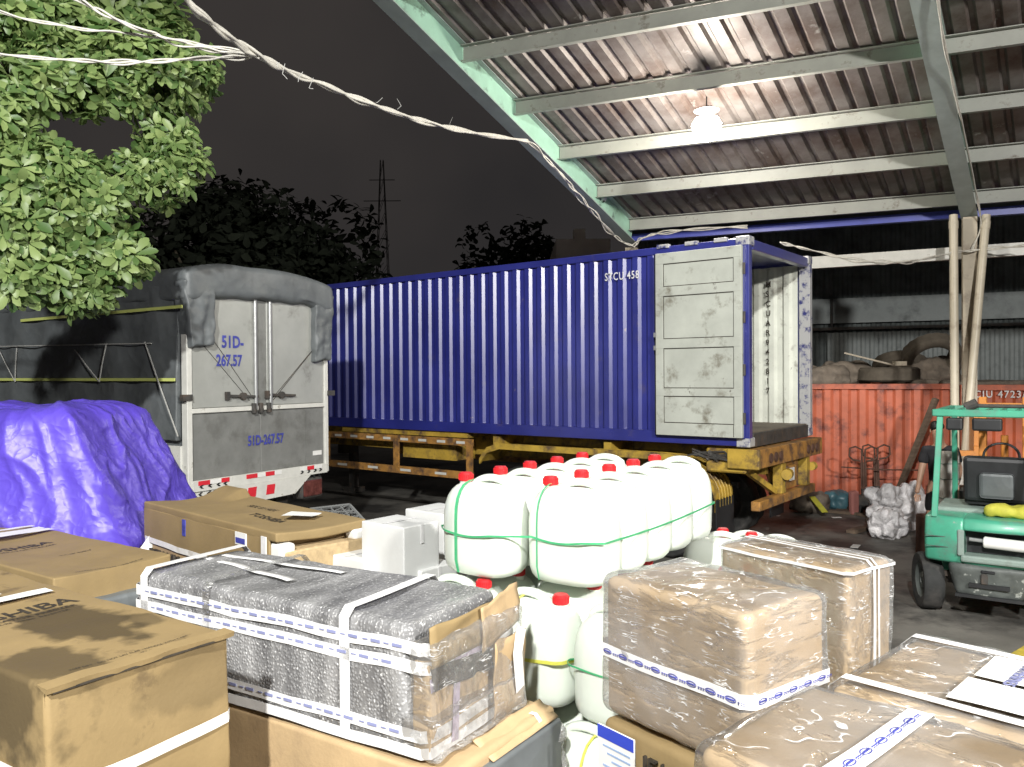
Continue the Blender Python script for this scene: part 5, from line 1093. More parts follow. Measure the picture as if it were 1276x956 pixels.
q = B(); q.b2((.16, .36, .30), (FW-.16, .5, .40), .02); q.b2((.14, .30, .38), (.30, .36, .43)); q.build('steer_axle', MT['dmetal'], ff_)
q = B(); q.b2((.06, .75, .30), (FW-.06, 1.95, .62), .03); q.build('chassis', MT['fl'], ff_)
q = B(); q.soft((.05, .45, 1.0), (FW-.05, 1.15, 1.06), .03, n=12); q.build('engine_cover', MT['fl_g'], ff_, 'all')
# guard
def fpost(a, b, w_=.055): q = B(); q.beam(a, b, w_, w_, upv=(0, 1, 0), bev=.006); q.build('guard_post', MT['fl'], ff_)
fpost((.09, .12, 1.0), (.12, .32, 2.04)); fpost((FW-.09, .12, 1.0), (FW-.12, .32, 2.04)); fpost((.10, 1.72, .62), (.12, 1.45, 2.04)); fpost((FW-.10, 1.72, .62), (FW-.12, 1.45, 2.04))
q = B(); q.b2((.05, .26, 2.0), (FW-.05, .34, 2.07), .01); q.b2((.06, 1.42, 2.0), (FW-.06, 1.5, 2.07), .01); q.b2((.06, .345, 2.0), (.13, 1.415, 2.07), .01); q.b2((FW-.13, .345, 2.0), (FW-.06, 1.415, 2.07), .01); q.build('overhead_guard', MT['fl'], ff_)
for k in range(6):
    x = .2+k*.135; q = B(); q.b2((x, .35, 2.02), (x+.03, 1.41, 2.05)); q.build('guard_bar', MT['fl'], ff_)
q = B(); q.cyl((.3, .6, 2.1), (FW-.06, .55, 2.10), .02, 10); q.cyl((.32, .6, 2.08), (.42, .6, 2.13), .05, 12); q.build('roof_pipe', MT['dmetal'], ff_)
for x in (.17, .40): q = B(); q.b2((x, .30, 1.86), (x+(.15 if x < .3 else .26), .38, 1.985), .02, 2); q.build('rear_work_lamp', MT['black'], ff_)
q = B(); q.b2((.30, .62, 1.08), (.86, 1.12, 1.18), .03, 2); q.box((.58, .58, 1.36), (.56, .12, .46), Matrix.Rotation(R(8), 4, 'X'), .04, 2); se = q.build('seat', MT['black'], ff_)
q = B(); q.box((.60, .505, 1.30), (.30, .03, .26), Matrix.Rotation(R(8), 4, 'X'), .03, 2); q.build('seat_pocket', MT['tarp_g'], se)
q = B(); q.tube([(.58+.17*math.cos(a*PI/12), 1.38+.05*math.sin(a*PI/12), 1.52+.14*math.sin(a*PI/12)) for a in range(24)], .014, 8, closed=True); q.beam((.58, 1.40, 1.5), (.58, 1.6, 1.1), .04, .04); q.build('steering_wheel', MT['black'], ff_, True)
for k in range(3):
    x = .78+k*.07; q = B(); q.cyl((x, 1.5, 1.0), (x, 1.42, 1.42), .01, 8); q.cyl((x, 1.42, 1.40), (x, 1.41, 1.48), .02, 10); q.build('control_lever', MT['black'], ff_)
q = B(); q.b2((.15, 1.5, .95), (FW-.15, 1.7, 1.12), .02); q.build('dashboard', MT['dmetal'], ff_)
# mast and forks
for x in (.30, FW-.38): q = B(); q.b2((x, 2.1, .10), (x+.08, 2.22, 2.15), .006); q.build('mast_rail', MT['orange'], ff_)
q = B(); q.b2((.3, 2.12, .75), (FW-.3, 2.2, .83)); q.b2((.3, 2.12, 2.0), (FW-.3, 2.2, 2.08)); q.cyl((.56, 2.16, .2), (.56, 2.16, 1.7), .04, 12); q.build('mast_cross', MT['orange'], ff_)
for x in (.2, FW-.3): q = B(); q.b2((x, 2.25, .08), (x+.1, 2.29, .6)); q.b2((x, 2.29, .06), (x+.1, 3.3, .1)); q.build('fork', MT['dmetal'], ff_)
# yellow cloth on the engine cover
cl = Vector((math.cos(R(-35)), math.sin(R(-35)), 0)); cf = Vector((-cl.y, cl.x, 0)); pp_ = Vector((FP.x, FP.y, 0))+cl*.70+cf*.34
q = B(); q.soft((-.20, -.11, 0), (.20, .11, .12), .055, amp=.03, fs=6, seed=3, n=18); o = q.build('cloth_bundle', MT['cloth_y'], None, 'all'); o.location = (pp_.x, pp_.y, 1.02); o.rotation_euler = (0, 0, R(-35)); tag(o, 'crumpled yellow green cloth lying on the rear of the forklift', 'cloth')
pp_ += cl*.33; q = B(); q.soft((-.14, -.1, 0), (.14, .1, .09), .04, amp=.03, fs=8, seed=9, n=16); o = q.build('cloth_bundle', MT['silver'], None, 'all'); o.location = (pp_.x, pp_.y, 1.02); tag(o, 'crumpled pale cloth beside the yellow cloth on the forklift', 'cloth')
# orange machine beyond the forklift
om = thing('orange_machine', 'orange steel machine frame with pale panels behind the green forklift', 'machine', at(1225, 600, 11.9)*1 - Vector((0, 0, at(1225, 600, 11.9).z)), R(-22))
q = B()
for x in (-.62, -.12, .72, 1.15): q.b2((x, 0, 0), (x+.09, .1, 1.95 if x > .5 else 1.35), .006)
q.b2((-.62, -.01, .62), (.75, .09, .70)); q.b2((-.62, -.01, 1.2), (.0, .09, 1.28)); q.b2((.72, -.01, 1.85), (1.24, .09, 1.94)); q.b2((-.1, .12, .1), (.02, .6, 1.8)); q.build('frame', MT['orange'], om)
q = B(); q.b2((-.52, .1, .75), (-.13, .5, 1.12), .02, 2); q.b2((-.52, .1, .2), (-.13, .5, .6), .02, 2); q.build('white_panel', MT['whitep'], om)
q = B(); q.b2((.86, .1, 1.35), (1.1, .3, 1.8), .02); q.b2((.1, .3, .0), (.6, .6, .9), .03); q.build('motor_housing', MT['rust'], om)
for k in range(5): q = B(); q.tube([(.45+k*.09, .2, .1), (.46+k*.09, .18, .6), (.5+k*.08, .2, 1.15)], .018, 6); q.build('lever_rod', MT['rust'], om, True)
q = B()
for r0 in (.16, .20): q.tube([(1.0+r0*math.cos(a*PI/10), -.03, 1.2+r0*math.sin(a*PI/10)) for a in range(20)], .012, 6, closed=True)
islands(q, 'coiled_hose', MT['rope'], om, True)
# white containers stacked (left of the machine)
p = at(1178, 600, 10.6); t = thing('white_canister_stack', 'tall white plastic canister standing between the man and the forklift', 'canister', (p.x+.03, p.y, .55)); q = B()
q.soft((-.11, -.11, 0), (.11, .11, .86), .04, n=12, amp=.004); q.build('canister_body', MT['whitep'], t, 'all'); q = B()
for z in (.25, .5, .7): q.b2((-.115, -.115, z), (.115, .115, z+.012))
q.build('canister_rib', MT['fl_g'], t)
q = B(); q.b2((p.x-.25, p.y-.2, 0), (p.x+.45, p.y+.3, .55), .02); tag(q.build('low_crate', MT['rust'], recenter=True), 'rusty low steel crate under the white canister', 'crate')
# ================================================================== PERSON
def skin_body(name, verts, edges, radii, mat, parent=None, sub=2, root=0):
    me = bpy.data.meshes.new(name); me.from_pydata([Vector(v) for v in verts], edges, []); o = bpy.data.objects.new(name, me); COL.objects.link(o)
    md = o.modifiers.new('s', 'SKIN'); md.use_smooth_shade = True
    for i, r_ in enumerate(radii):
        v = me.skin_vertices[0].data[i]; v.radius = (r_, r_) if not isinstance(r_, tuple) else r_; v.use_root = (i == root)
    sb = o.modifiers.new('d', 'SUBSURF'); sb.levels = sub; sb.render_levels = sub
    bpy.context.view_layer.update(); dg = bpy.context.evaluated_depsgraph_get(); m2 = bpy.data.meshes.new_from_object(o.evaluated_get(dg)); o.modifiers.clear(); o.data = m2; m2.materials.clear(); m2.materials.append(mat)
    for p_ in m2.polygons: p_.use_smooth = True
    if parent: o.parent = parent
    return o
pm = at(1168, 690, 10.75)
man = thing('person', 'man in black T-shirt and black shorts standing behind the green forklift, one arm hanging down', 'person', (pm.x, pm.y, 0), R(-15))
# local: x right, -y towards camera. man faces left-forward, leaning a little
V = [(.05, .05, .93), (.05, .04, 1.08), (.04, .02, 1.25), (.03, 0, 1.40), (.02, -.02, 1.50), (.0, -.04, 1.62), (-.01, -.05, 1.72),
     (-.14, -.02, 1.41), (-.20, -.05, 1.15), (-.26, -.14, .93), (-.285, -.17, .85),
     (.21, .02, 1.41), (.26, -.02, 1.15), (.20, -.18, 1.0), (.15, -.24, .98),
     (-.05, .06, .86), (-.07, .04, .50), (-.08, .10, .10), (-.10, .0, .045), (-.12, -.10, .03),
     (.15, .06, .86), (.17, .02, .50), (.18, .06, .10), (.17, -.05, .045), (.16, -.14, .03)]
Ed = [(0, 1), (1, 2), (2, 3), (3, 4), (4, 5), (5, 6), (3, 7), (7, 8), (8, 9), (9, 10), (3, 11), (11, 12), (12, 13), (13, 14), (0, 15), (15, 16), (16, 17), (17, 18), (18, 19), (0, 20), (20, 21), (21, 22), (22, 23), (23, 24)]
Rr_ = [(.15, .11), (.13, .10), (.15, .11), (.13, .09), .055, (.075, .09), (.07, .085), .055, .045, .03, .032, .055, .045, .03, .032, .085, .055, .036, .04, .03, .085, .055, .036, .04, .03]
bd = skin_body('body', V, Ed, Rr_, MT['skin'], man)
# fingers joined into the body mesh
hand = []
for (hx, hy, hz, sg) in ((-.285, -.17, .85, -1), (.15, -.24, .98, 1)):
    for k in range(5):
        L_ = (.05, .075, .082, .076, .06)[k]; off = (k-2)*.019
        if k == 0: P = [(hx-sg*.0, hy-.02, hz), (hx+.035*-sg*-1, hy-.045, hz-.03), (hx+.03*-sg*-1, hy-.05, hz-.055)]
        else: P = [(hx+off, hy, hz-.01), (hx+off*1.1, hy-.012, hz-.04-L_*.35), (hx+off*1.1, hy-.032, hz-.04-L_*.85)]
        hand.append(skin_body('finger', P, [(0, 1), (1, 2)], [.011, .009, .008], MT['skin'], None, 1))
bm = bmesh.new(); bm.from_mesh(bd.data)
for h in hand: bm.from_mesh(h.data); bpy.data.objects.remove(h)
# simple face: nose, brow
for c_, s_ in (((-.03, -.145, 1.655), (.016, .022, .022)), ((-.075, .03, 1.66), (.01, .02, .03)), ((.065, .03, 1.66), (.01, .02, .03)), ((-.01, -.125, 1.615), (.025, .01, .007))):
    bmesh.ops.create_icosphere(bm, subdivisions=2, radius=1, matrix=Matrix.Translation(c_) @ Matrix.Diagonal((*s_, 1)))
bm.to_mesh(bd.data); bm.free()
for p_ in bd.data.polygons: p_.use_smooth = True
q = B()
for x in (-.035, .02): q.cyl((x, -.118, 1.675), (x, -.136, 1.675), .009, 10)
islands(q, 'eye', MT['black'], man)
skin_body('t_shirt', [(.05, .05, .86), V[1], V[2], V[3], (V[4][0], V[4][1], 1.455), V[7], (-.19, -.04, 1.22), V[11], (.25, 0, 1.22)], [(0, 1), (1, 2), (2, 3), (3, 4), (3, 5), (5, 6), (3, 7), (7, 8)], [(.165, .125), (.15, .12), (.17, .13), (.15, .11), .06, .075, .07, .075, .07], MT['shirt'], man)
skin_body('shorts', [(.05, .05, .98), V[0], V[15], (-.065, .05, .56), V[20], (.165, .04, .56)], [(0, 1), (1, 2), (2, 3), (1, 4), (4, 5)], [(.16, .12), (.165, .125), .10, .085, .10, .085], MT['black'], man)
q = B(); q.soft((-.088, -.10, 1.66), (.072, .07, 1.80), .065, n=12, amp=.008, fs=20); q.build('hair', MT['hair'], man, 'all')
for (x, y) in ((-.11, -.04), (.165, -.08)):
    q = B(); q.soft((x-.05, y-.12, 0), (x+.05, y+.12, .035), .015, n=8); q.build('sandal', MT['rust'], man, 'all')
# ================================================================== THINGS IN FRONT OF THE RED CONTAINER
def lump(name, label, cat, px, py, Y, w_, d_, h_, mat, seed, amp=.05, rz=0, group=None, zb=0, fs=4, n=18, r=None):
    p = at(px, py, Y); q = B(); q.soft((-w_/2, -d_/2, 0), (w_/2, d_/2, h_), r or min(w_, d_, h_)*.35, amp=amp, fs=fs, seed=seed, n=n); o = q.build(name, mat, None, 'all'); o.location = (p.x, p.y, zb); o.rotation_euler = (0, 0, rz); return tag(o, label, cat, group)
lump('rubbish_bag', 'large crumpled silver plastic bundle of rubbish in front of the man', 'rubbish bag', 1116, 640, 12.6, .80, .5, .66, MT['silver'], 11, .16, .3, fs=4.5, n=44)
lump('rubbish_bag', 'smaller silver plastic bag slumped low beside the big rubbish bundle', 'rubbish bag', 1104, 650, 12.0, .5, .4, .42, MT['silver'], 13, .11, .3, fs=6, n=36)
lump('rubbish_bag', 'dark teal rubbish bag lying against the red container', 'rubbish bag', 1046, 615, 14.4, .50, .35, .34, MT['teal'], 15, .06)
lump('rubbish_bag', 'pale dusty bag of scraps next to the trailer end', 'rubbish bag', 1010, 612, 14.2, .6, .4, .36, MT['sack'], 17, .08)
lump('broken_block', 'faded red block leaning by the hand truck', 'block', 1064, 622, 13.9, .16, .12, .42, MT['pinkbrick'], 18, .01, .3)
q = B(); a = at(1012, 600, 13.9); a.z = .32; b = at(1028, 620, 13.6); b.z = .1; q.beam(a, b, .12, .01); tag(q.build('paper_scrap', MT['cloth_y'], recenter=True), 'yellow scrap of sheet lying on the pale bag', 'scrap')
for i, (x0, y0, x1, y1, Y, lab) in enumerate(((985, 632, 1068, 640, 13.4, 'long weathered plank lying on the ground, furthest back'), (1000, 626, 1110, 648, 13.6, 'weathered plank lying askew beside the hand truck'), (1060, 663, 1078, 658, 12.2, 'short dark plank lying alone on the yard'))):
    a = onz(x0, y0, .03); b = onz(x1, y1, .03); q = B(); q.beam(a, b, .14, .05); tag(q.build('plank', MT['wood'], recenter=True), lab, 'plank', 'planks on the yard floor')
for i, (x, y, s_) in enumerate(((1042, 645, .07), (1066, 681, .10), (1003, 690, .05), (1080, 643, .06), (970, 643, .04))):
    p = onz(x, y, .004); q = B(); q.box((0, 0, .004), (s_*2.2, s_, .006), Matrix.Rotation(i, 4, 'Z')); o = q.build('litter_scrap', MT['paper']); o.location = p
    tag(o, ('white paper scrap on the yard in front of the teal bag', 'long white paper scrap on the yard, nearest of the litter', 'small white scrap near the jugs on the yard', 'white scrap below the hand truck', 'small white scrap under the trailer end')[i], 'litter', 'paper litter on the yard')
q = B(); a = at(1166, 497, 13.1); b = at(1108, 625, 13.9); b.z = .02; q.beam(a, b, .09, .07); tag(q.build('timber_pole', MT['wood'], recenter=True), 'long weathered timber pole leaning against the red container', 'pole')
# hand pallet trucks
def pallet_jack(px, py, Y, label, s_=1):
    p = at(px, py, Y); t = thing('hand_pallet_truck', label, 'pallet truck', (p.x, p.y, 0), R(-10), 'hand pallet trucks parked at the red container')
    q = B(); q.tube([(0, 0, .25), (0, .06, .9)], .022, 8); q.tube([(.035, 0, .25), (.035, .06, .9)], .016, 8); q.tube([(-.035, 0, .25), (-.035, .06, .9)], .016, 8); q.build('shaft', MT['rust'], t, True)
    q = B()
    for sx in (-1, 1): q.tube([(sx*.02, .06, .9), (sx*.03, .06, 1.12), (sx*.13, .06, 1.17), (sx*.22, .06, 1.14), (sx*.23, .06, 1.0), (sx*.17, .06, .94), (sx*.05, .06, .92)], .016, 8)
    q.build('handle', MT['rust'], t, True)
    q = B(); q.b2((-.12, -.05, .10), (.12, .12, .34), .02); q.cyl((0, .0, .3), (0, 0, .45), .05, 12); q.build('pump', MT['dmetal'], t)
    for x in (-.07, .07):
        q = B(); q.cyl((x-.03, -.02, .09), (x+.03, -.02, .09), .09, 18); q.build('wheel', MT['tyre'], t, True)
    for x in (-.22, .12): q = B(); q.b2((x, .12, .05), (x+.14, .55, .10), .01); q.build('fork', MT['rust'], t)
pallet_jack(1077, 620, 13.9, 'rusty hand pallet truck with looped handle, left one of the pair')
pallet_jack(1093, 620, 14.25, 'rusty hand pallet truck with looped handle, partly behind the other')
q = B(); a = at(1048, 582, 14.3); b = at(1150, 586, 13.9); q.tube([a, (a+b)/2-Vector((0, 0, .02)), b], .012, 6); tag(q.build('steel_rod', MT['rust'], None, True, recenter=True), 'thin rusty steel rod held level across the hand pallet trucks', 'rod')
# ================================================================== SCRAP ON TOP OF THE RED CONTAINER
def old_tyre(px, py, Y, r_, w_, rx, ry, rz, label):
    p = at(px, py, Y); q = B(); M4 = Matrix.Translation(p) @ Matrix.Rotation(rz, 4, 'Z') @ Matrix.Rotation(ry, 4, 'Y') @ Matrix.Rotation(rx, 4, 'X'); n = 40; pr = [(.62, -.40), (.70, -.5), (.9, -.5), (1, -.36), (1, .36), (.9, .5), (.70, .5), (.62, .40)]
    rings = []
    for k in range(n):
        a = 2*PI*k/n; tr_ = .97 if k % 2 else 1; rings.append([q.bm.verts.new(M4 @ Vector((f_*r_*(tr_ if f_ == 1 else 1)*math.cos(a), f_*r_*(tr_ if f_ == 1 else 1)*math.sin(a), w__*w_))) for f_, w__ in pr])
    for k in range(n):
        A, C = rings[k], rings[(k+1) % n]
        for j in range(len(pr)): q.bm.faces.new((A[j], A[(j+1) % len(pr)], C[(j+1) % len(pr)], C[j]))
    tag(q.build('old_tyre', MT['oldtyre'], None, True, recenter=True), label, 'tyre', 'old tyres on the red container')
old_tyre(1107, 467, 15.6, .56, .28, 0, 0, 0, 'dusty old tyre lying flat on the red container, at the front')
old_tyre(1122, 458, 16.2, .52, .26, R(-28), 0, R(-25), 'dusty old tyre standing tilted behind the flat one')
old_tyre(1160, 445, 15.7, .55, .26, R(-40), R(25), R(20), 'largest dusty tyre leaning highest beside the cream pipes')
lump('scrap_sack', 'dusty brown sack at the left end of the red container load', 'sack', 1030, 465, 15.6, .75, .6, .42, MT['sack'], 21, .06, zb=2.15)
lump('scrap_sack', 'wide dusty heap of matting beneath the highest tyre', 'sack', 1150, 470, 16.0, 1.3, .7, .62, MT['sack'], 31, .10, zb=2.1)
lump('scrap_sack', 'dusty sack in the middle of the red container load', 'sack', 1055, 460, 16.0, .9, .6, .5, MT['sack'], 22, .08, zb=2.15)
lump('scrap_sack', 'grey rubble sack by the foot of the tyres', 'sack', 1150, 480, 15.2, .5, .4, .16, MT['sack'], 23, .03, zb=2.15)
lump('scrap_sack', 'long dusty scrap roll on the orange red container', 'sack', 1235, 482, 14.6, 1.6, .4, .16, MT['sack'], 24, .03, rz=RA, zb=2.13)
q = B(); a = at(1052, 440, 15.6); b = at(1113, 455, 15.3); q.beam(a, b, .16, .03); tag(q.build('scrap_board', MT['column'], recenter=True), 'pale board resting slanted over the scrap sacks', 'board')
q = B(); q.box(at(1121, 453, 15.3), (.22, .12, .08)); tag(q.build('scrap_brick', MT['column'], recenter=True), 'pale brick lying on the flat old tyre', 'brick')
# ================================================================== CABLES
def cable_bundle(name, pts, r_, n, label, spread=.02, seed=0, mat='cable', res=14):
    P = []
    pts = [Vector(p) for p in pts]
    for i in range(len(pts)-1):
        p0, p1, p2, p3 = pts[max(i-1, 0)], pts[i], pts[i+1], pts[min(i+2, len(pts)-1)]
        for k in range(res):
            t = k/res; P.append(.5*((2*p1)+(-p0+p2)*t+(2*p0-5*p1+4*p2-p3)*t*t+(-p0+3*p1-3*p2+p3)*t**3))
    P.append(pts[-1]); c = thing(name, label, 'cable', P[0])
    for j in range(n):
        Q = [p-P[0]+Vector((noise.noise(Vector((i*.11, j*5+seed, 0))), noise.noise(Vector((i*.11, j*5+seed, 9))), noise.noise(Vector((i*.13, j*5+seed, 4)))))*spread for i, p in enumerate(P)]
        q = B(); q.tube(Q, r_, 5); q.build('wire', MT[mat], c, 'all')
    return c
e_ = at(657, 176, 11.95)
cable_bundle('cable_bundle', [at(205, -30, 6.2), at(262, 28, 6.8), at(325, 72, 7.6), at(400, 105, 8.5), at(480, 136, 9.3), at(560, 160, 10.5), e_], .016, 8, 'thick pale bundle of twisted cables hanging from the tree to the green rafter', .055, 1, res=16)
j_ = at(322, 70, 7.55)
cable_bundle('branch_cable', [at(-30, 12, 6.9), at(70, 30, 7.0), at(170, 44, 7.2), at(230, 52, 7.3), j_], .008, 2, 'thin pale cable joining the thick bundle through the upper leaves', .05, 5)
cable_bundle('branch_cable', [at(85, -5, 6.9), at(140, 22, 7.0), at(200, 46, 7.2), at(262, 62, 7.4), j_], .010, 3, 'double pale cable crossing the top leaves to the thick bundle', .06, 8)
cable_bundle('branch_cable', [at(-30, 65, 6.9), at(60, 73, 7.0), at(160, 78, 7.2), at(250, 73, 7.4), j_], .009, 3, 'lowest pale cable running level through the leaves to the thick bundle', .04, 12)
cable_bundle('rafter_cable', [e_, at(690, 207, 12.5), at(716, 237, 13.1), at(742, 268, 13.8), at(768, 296, 14.6), at(788, 306, 14.8), at(800, 297, 14.8), at(840, 288, 14.6), at(930, 282, 13.9)], .010, 4, 'pale cables following the green rafter down to the blue container', .07, 3)
cable_bundle('eave_cable', [at(972, 302, 12.2), at(1010, 312, 12.3), at(1070, 325, 12.4), at(1130, 326, 12.5), at(1185, 316, 12.7), at(1225, 311, 12.7), at(1290, 306, 12.2)], .009, 4, 'pale cables sagging from the container top to the canopy column', .06, 6)
cable_bundle('column_cable', [at(1165, -20, 8.5), at(1178, 60, 9.3), at(1196, 140, 10.5), at(1212, 220, 12.0), at(1222, 275, 12.7), at(1212, 312, 12.8)], .012, 2, 'pale cable running down the right canopy rafter to the column', .03, 7)
q = B()
for (x, y, Y) in ((352, 92, 7.0), (372, 98, 7.3), (385, 110, 7.6), (470, 128, 9.2), (500, 132, 9.6), (560, 155, 11), (345, 78, 6.9)):
    p = at(x, y, Y)
    for k in range(2): q.tube([p, p+Vector((random.uniform(-.07, .07), 0, random.uniform(-.06, .10)))], .003, 4)
islands(q, 'loose_wire_end', MT['rope'], bpy.data.objects['cable_bundle'], world=True)
# ================================================================== TREES
def leafmat(name, c1, c2, tr=.35):
    m = bpy.data.materials.new(name); m.use_nodes = True; t = m.node_tree; N = t.nodes; Lk = t.links; p = N['Principled BSDF']
    g_ = N.new('ShaderNodeNewGeometry'); cr_ = N.new('ShaderNodeValToRGB'); cr_.color_ramp.elements[0].color = (*c1, 1); cr_.color_ramp.elements[1].color = (*c2, 1); Lk.new(g_.outputs['Random Per Island'], cr_.inputs[0]); Lk.new(cr_.outputs[0], p.inputs['Base Color'])
    p.inputs['Roughness'].default_value = .42; p.inputs['Specular IOR Level'].default_value = .5
    tl_ = N.new('ShaderNodeBsdfTranslucent'); Lk.new(cr_.outputs[0], tl_.inputs[0]); mx = N.new('ShaderNodeMixShader'); mx.inputs[0].default_value = tr; Lk.new(p.outputs[0], mx.inputs[1]); Lk.new(tl_.outputs[0], mx.inputs[2]); Lk.new(mx.outputs[0], N['Material Output'].inputs[0]); return m
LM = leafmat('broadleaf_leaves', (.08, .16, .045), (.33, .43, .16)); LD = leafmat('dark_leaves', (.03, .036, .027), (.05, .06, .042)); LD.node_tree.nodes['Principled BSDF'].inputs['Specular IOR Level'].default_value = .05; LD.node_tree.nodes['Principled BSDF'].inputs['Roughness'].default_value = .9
def leaf(vs, fs, p, d, up_, L_, W_):
    """obovate leaf, folded along its midrib and drooping at the tip"""
    s = d.cross(up_)
    if s.length < 1e-4: s = d.orthogonal()
    s.normalize(); n = s.cross(d).normalized(); b = len(vs)
    for (f, w_, dr) in ((0, .04, 0), (.35, .30, .02), (.70, .50, .0), (.92, .28, -.06), (1.0, 0.0, -.10)):
        c = p+d*(L_*f)+n*(L_*dr)
        if w_ == 0: vs.append(c)
        elif f == 0: vs.append(c)
        else: vs += [c-s*W_*w_+n*W_*.12*(w_*2), c, c+s*W_*w_+n*W_*.12*(w_*2)]
    # idx: 0 | 1 2 3 | 4 5 6 | 7 8 9 | 10
    fs += [(b, b+1, b+2), (b, b+2, b+3), (b+1, b+4, b+5, b+2), (b+2, b+5, b+6, b+3), (b+4, b+7, b+8, b+5), (b+5, b+8, b+9, b+6), (b+7, b+10, b+8), (b+8, b+10, b+9)]
def meshobj(name, vs, fs, mat, parent):
    me = bpy.data.meshes.new(name); me.from_pydata([v-parent.location for v in vs], [], fs); me.materials.append(mat); o = bpy.data.objects.new(name, me); COL.objects.link(o); o.parent = parent
    for p in me.polygons: p.use_smooth = True
    return o
rnd = random.Random(5)
def rv(): 
    while True:
        v = Vector((rnd.uniform(-1, 1), rnd.uniform(-1, 1), rnd.uniform(-1, 1)))
        if .05 < v.length < 1: return v
tree = thing('leafy_tree', 'leafy green broadleaf tree reaching in from the left over the truck', 'tree', (-7.0, 7.0, 0))
clumps = [(20, 20, 5.0, .42), (75, 30, 5.2, .40), (135, 20, 5.4, .38), (185, 35, 5.6, .34), (150, 62, 5.2, .30), (215, 70, 5.5, .30), (238, 92, 5.5, .20), (190, 100, 5.3, .28), (60, 85, 5.0, .30), (110, 100, 5.1, .28), (20, 110, 4.9, .28), (150, 118, 5.2, .14), (225, 120, 5.5, .14),
 (205, 165, 5.4, .20), (218, 200, 5.4, .22), (195, 225, 5.3, .20), (160, 218, 5.2, .18), (30, 190, 4.9, .22), (15, 225, 4.8, .26), (60, 215, 4.9, .26), (95, 225, 5.0, .24), (115, 245, 5.0, .22), (75, 260, 4.9, .26), (130, 280, 5.1, .20), (30, 290, 4.8, .24), (95, 305, 5.0, .22), (145, 318, 5.1, .20), (60, 335, 4.9, .22), (105, 345, 5.0, .20), (120, 362, 5.1, .12), (165, 322, 5.2, .12), (20, 345, 4.8, .2), (100, 372, 5.0, .10), (-30, 150, 4.8, .4), (-40, 280, 4.7, .4), (-30, 30, 4.9, .4)]
done = []; clumps.sort(key=lambda c_: (at(c_[0], c_[1], c_[2]*1.5)-Vector((-6.2, 7.3, 4.0))).length)
vs, fs = [], []; bq = B(); base = Vector((-7.0, 7.0, 0)); hub = Vector((-6.2, 7.3, 4.0))
for (px, py, Y, rad) in clumps:
    Y *= 1.5
    rad *= 1.22
    c = at(px, py, Y); nwh = int(150*rad*rad/.2*.70)+9
    cs = [h for h in done if (h-hub).length < (c-hub).length+.05]; par = min(cs, key=lambda h: (h-c).length) if cs else hub; done.append(c)
    mid = par.lerp(c, .5)+Vector((rnd.uniform(-.05, .05), rnd.uniform(0, .1), .06)); bq.tube([par, mid, c], [.018, .013, .008], 5)
    for k in range(nwh):
        v = rv(); v = v.normalized()*(v.length**.45); p = c+Vector((v.x*rad, v.y*rad*.8, v.z*rad*.8)); out = (v*.8+Vector((0, -.25, .25))+rv()*.4).normalized()
        if k % 3 == 0: bq.tube([c.lerp(p, .15), c.lerp(p, .6)+Vector((0, 0, .02)), p], .0035, 3)
        nl = rnd.randint(5, 8); t1 = out.orthogonal().normalized(); t2 = out.cross(t1); ph = rnd.random()*6; L0 = rnd.uniform(.11, .20)
        for j in range(nl):
            a = ph+2*PI*j/nl+rnd.uniform(-.2, .2); d = (t1*math.cos(a)+t2*math.sin(a)+out*rnd.uniform(.15, .7)+Vector((0, 0, -.25))).normalized()
            L_ = L0*rnd.uniform(.7, 1.15); leaf(vs, fs, p+d*.01, d, out, L_, L_*rnd.uniform(.36, .46))
meshobj('foliage', vs, fs, LM, tree)
bq.bm.transform(Matrix.Translation(-base)); bq.build('branches', MT['bark'], tree, 'all')
q = B(); q.tube([(0, 0, 0), (.05, .05, 1.2), (.25, .15, 2.4), (.7, .3, 3.6)], [.16, .13, .10, .06], 10); q.tube([(.25, .15, 2.4), (.0, .3, 3.4), (-.3, .2, 4.6)], [.08, .06, .03], 8); q.build('trunk', MT['bark'], tree, 'all')
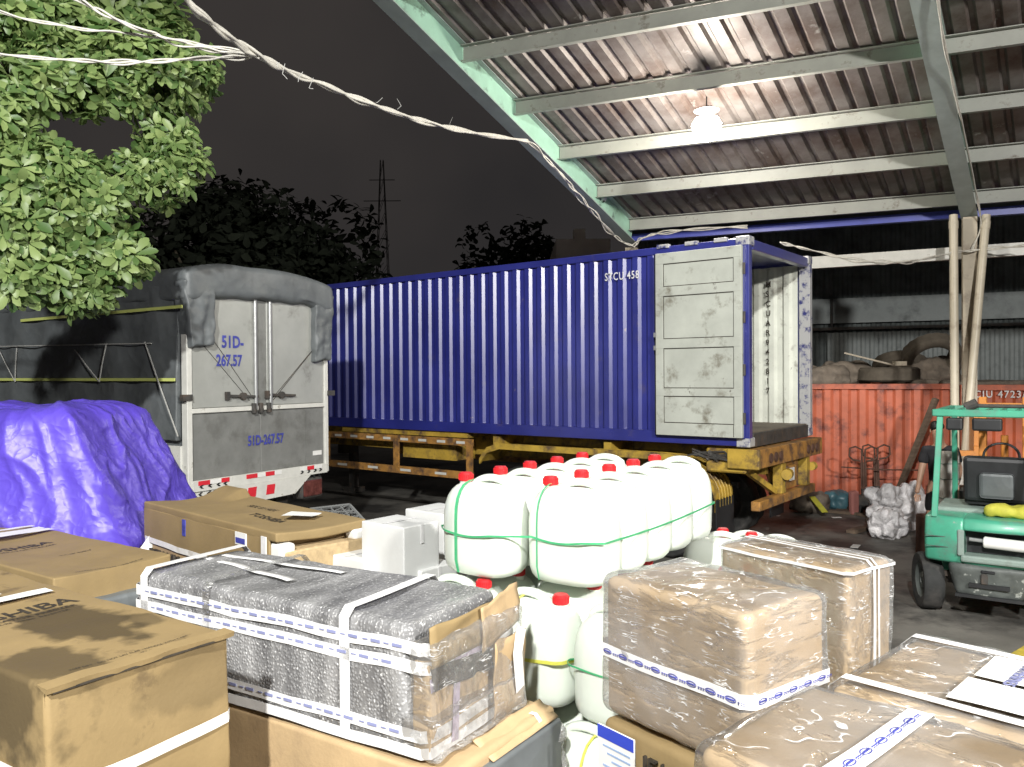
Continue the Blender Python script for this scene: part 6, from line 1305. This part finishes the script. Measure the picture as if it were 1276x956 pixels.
def back_tree(name, label, px, py_top, Y, w_, seed, n=2600, L0=.34, grp='dark trees in the night behind the yard'):
    rd_ = random.Random(seed); top = at(px, py_top, Y); hgt = top.z; t = thing(name, label, 'tree', (top.x, Y, 0), 0, grp); vs, fs = [], []
    cl_ = []
    for k in range(16):
        a = rd_.uniform(0, 2*PI); rr = rd_.uniform(.1, .75)*w_/2; z = hgt*rd_.uniform(.45, .9)-.35*rr; cl_.append((Vector((top.x+rr*math.cos(a), Y+rr*math.sin(a), z)), rd_.uniform(.16, .27)*w_))
    cl_.append((Vector((top.x, Y, hgt-.2*w_)), .2*w_))
    for i in range(n):
        c, r_ = cl_[i % len(cl_)]
        v = Vector((rd_.gauss(0, 1), rd_.gauss(0, 1), rd_.gauss(0, 1))).normalized()*rd_.uniform(.5, 1.05)**.5; p = c+Vector((v.x*r_, v.y*r_, v.z*r_*.75)); d = Vector((rd_.uniform(-1, 1), rd_.uniform(-1, 1), rd_.uniform(-.8, .5))).normalized(); L_ = L0*rd_.uniform(.6, 1.2)
        leaf(vs, fs, p, d, (v+Vector((0, 0, .3))).normalized(), L_, L_*.5)
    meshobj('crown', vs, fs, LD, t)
    q = B(); q.tube([(0, 0, 0), (.1, 0, hgt*.3), (0, .1, hgt*.55)], [.3, .24, .12], 8)
    for (c, r_) in cl_[:8]: l_ = c-Vector((top.x, Y, 0)); q.tube([(.05, 0, hgt*.35), (l_.x*.5, l_.y*.5, (hgt*.35+l_.z)/2+.2), l_], [.12, .07, .03], 5)
    q.build('trunk', MT['bark'], t, 'all')
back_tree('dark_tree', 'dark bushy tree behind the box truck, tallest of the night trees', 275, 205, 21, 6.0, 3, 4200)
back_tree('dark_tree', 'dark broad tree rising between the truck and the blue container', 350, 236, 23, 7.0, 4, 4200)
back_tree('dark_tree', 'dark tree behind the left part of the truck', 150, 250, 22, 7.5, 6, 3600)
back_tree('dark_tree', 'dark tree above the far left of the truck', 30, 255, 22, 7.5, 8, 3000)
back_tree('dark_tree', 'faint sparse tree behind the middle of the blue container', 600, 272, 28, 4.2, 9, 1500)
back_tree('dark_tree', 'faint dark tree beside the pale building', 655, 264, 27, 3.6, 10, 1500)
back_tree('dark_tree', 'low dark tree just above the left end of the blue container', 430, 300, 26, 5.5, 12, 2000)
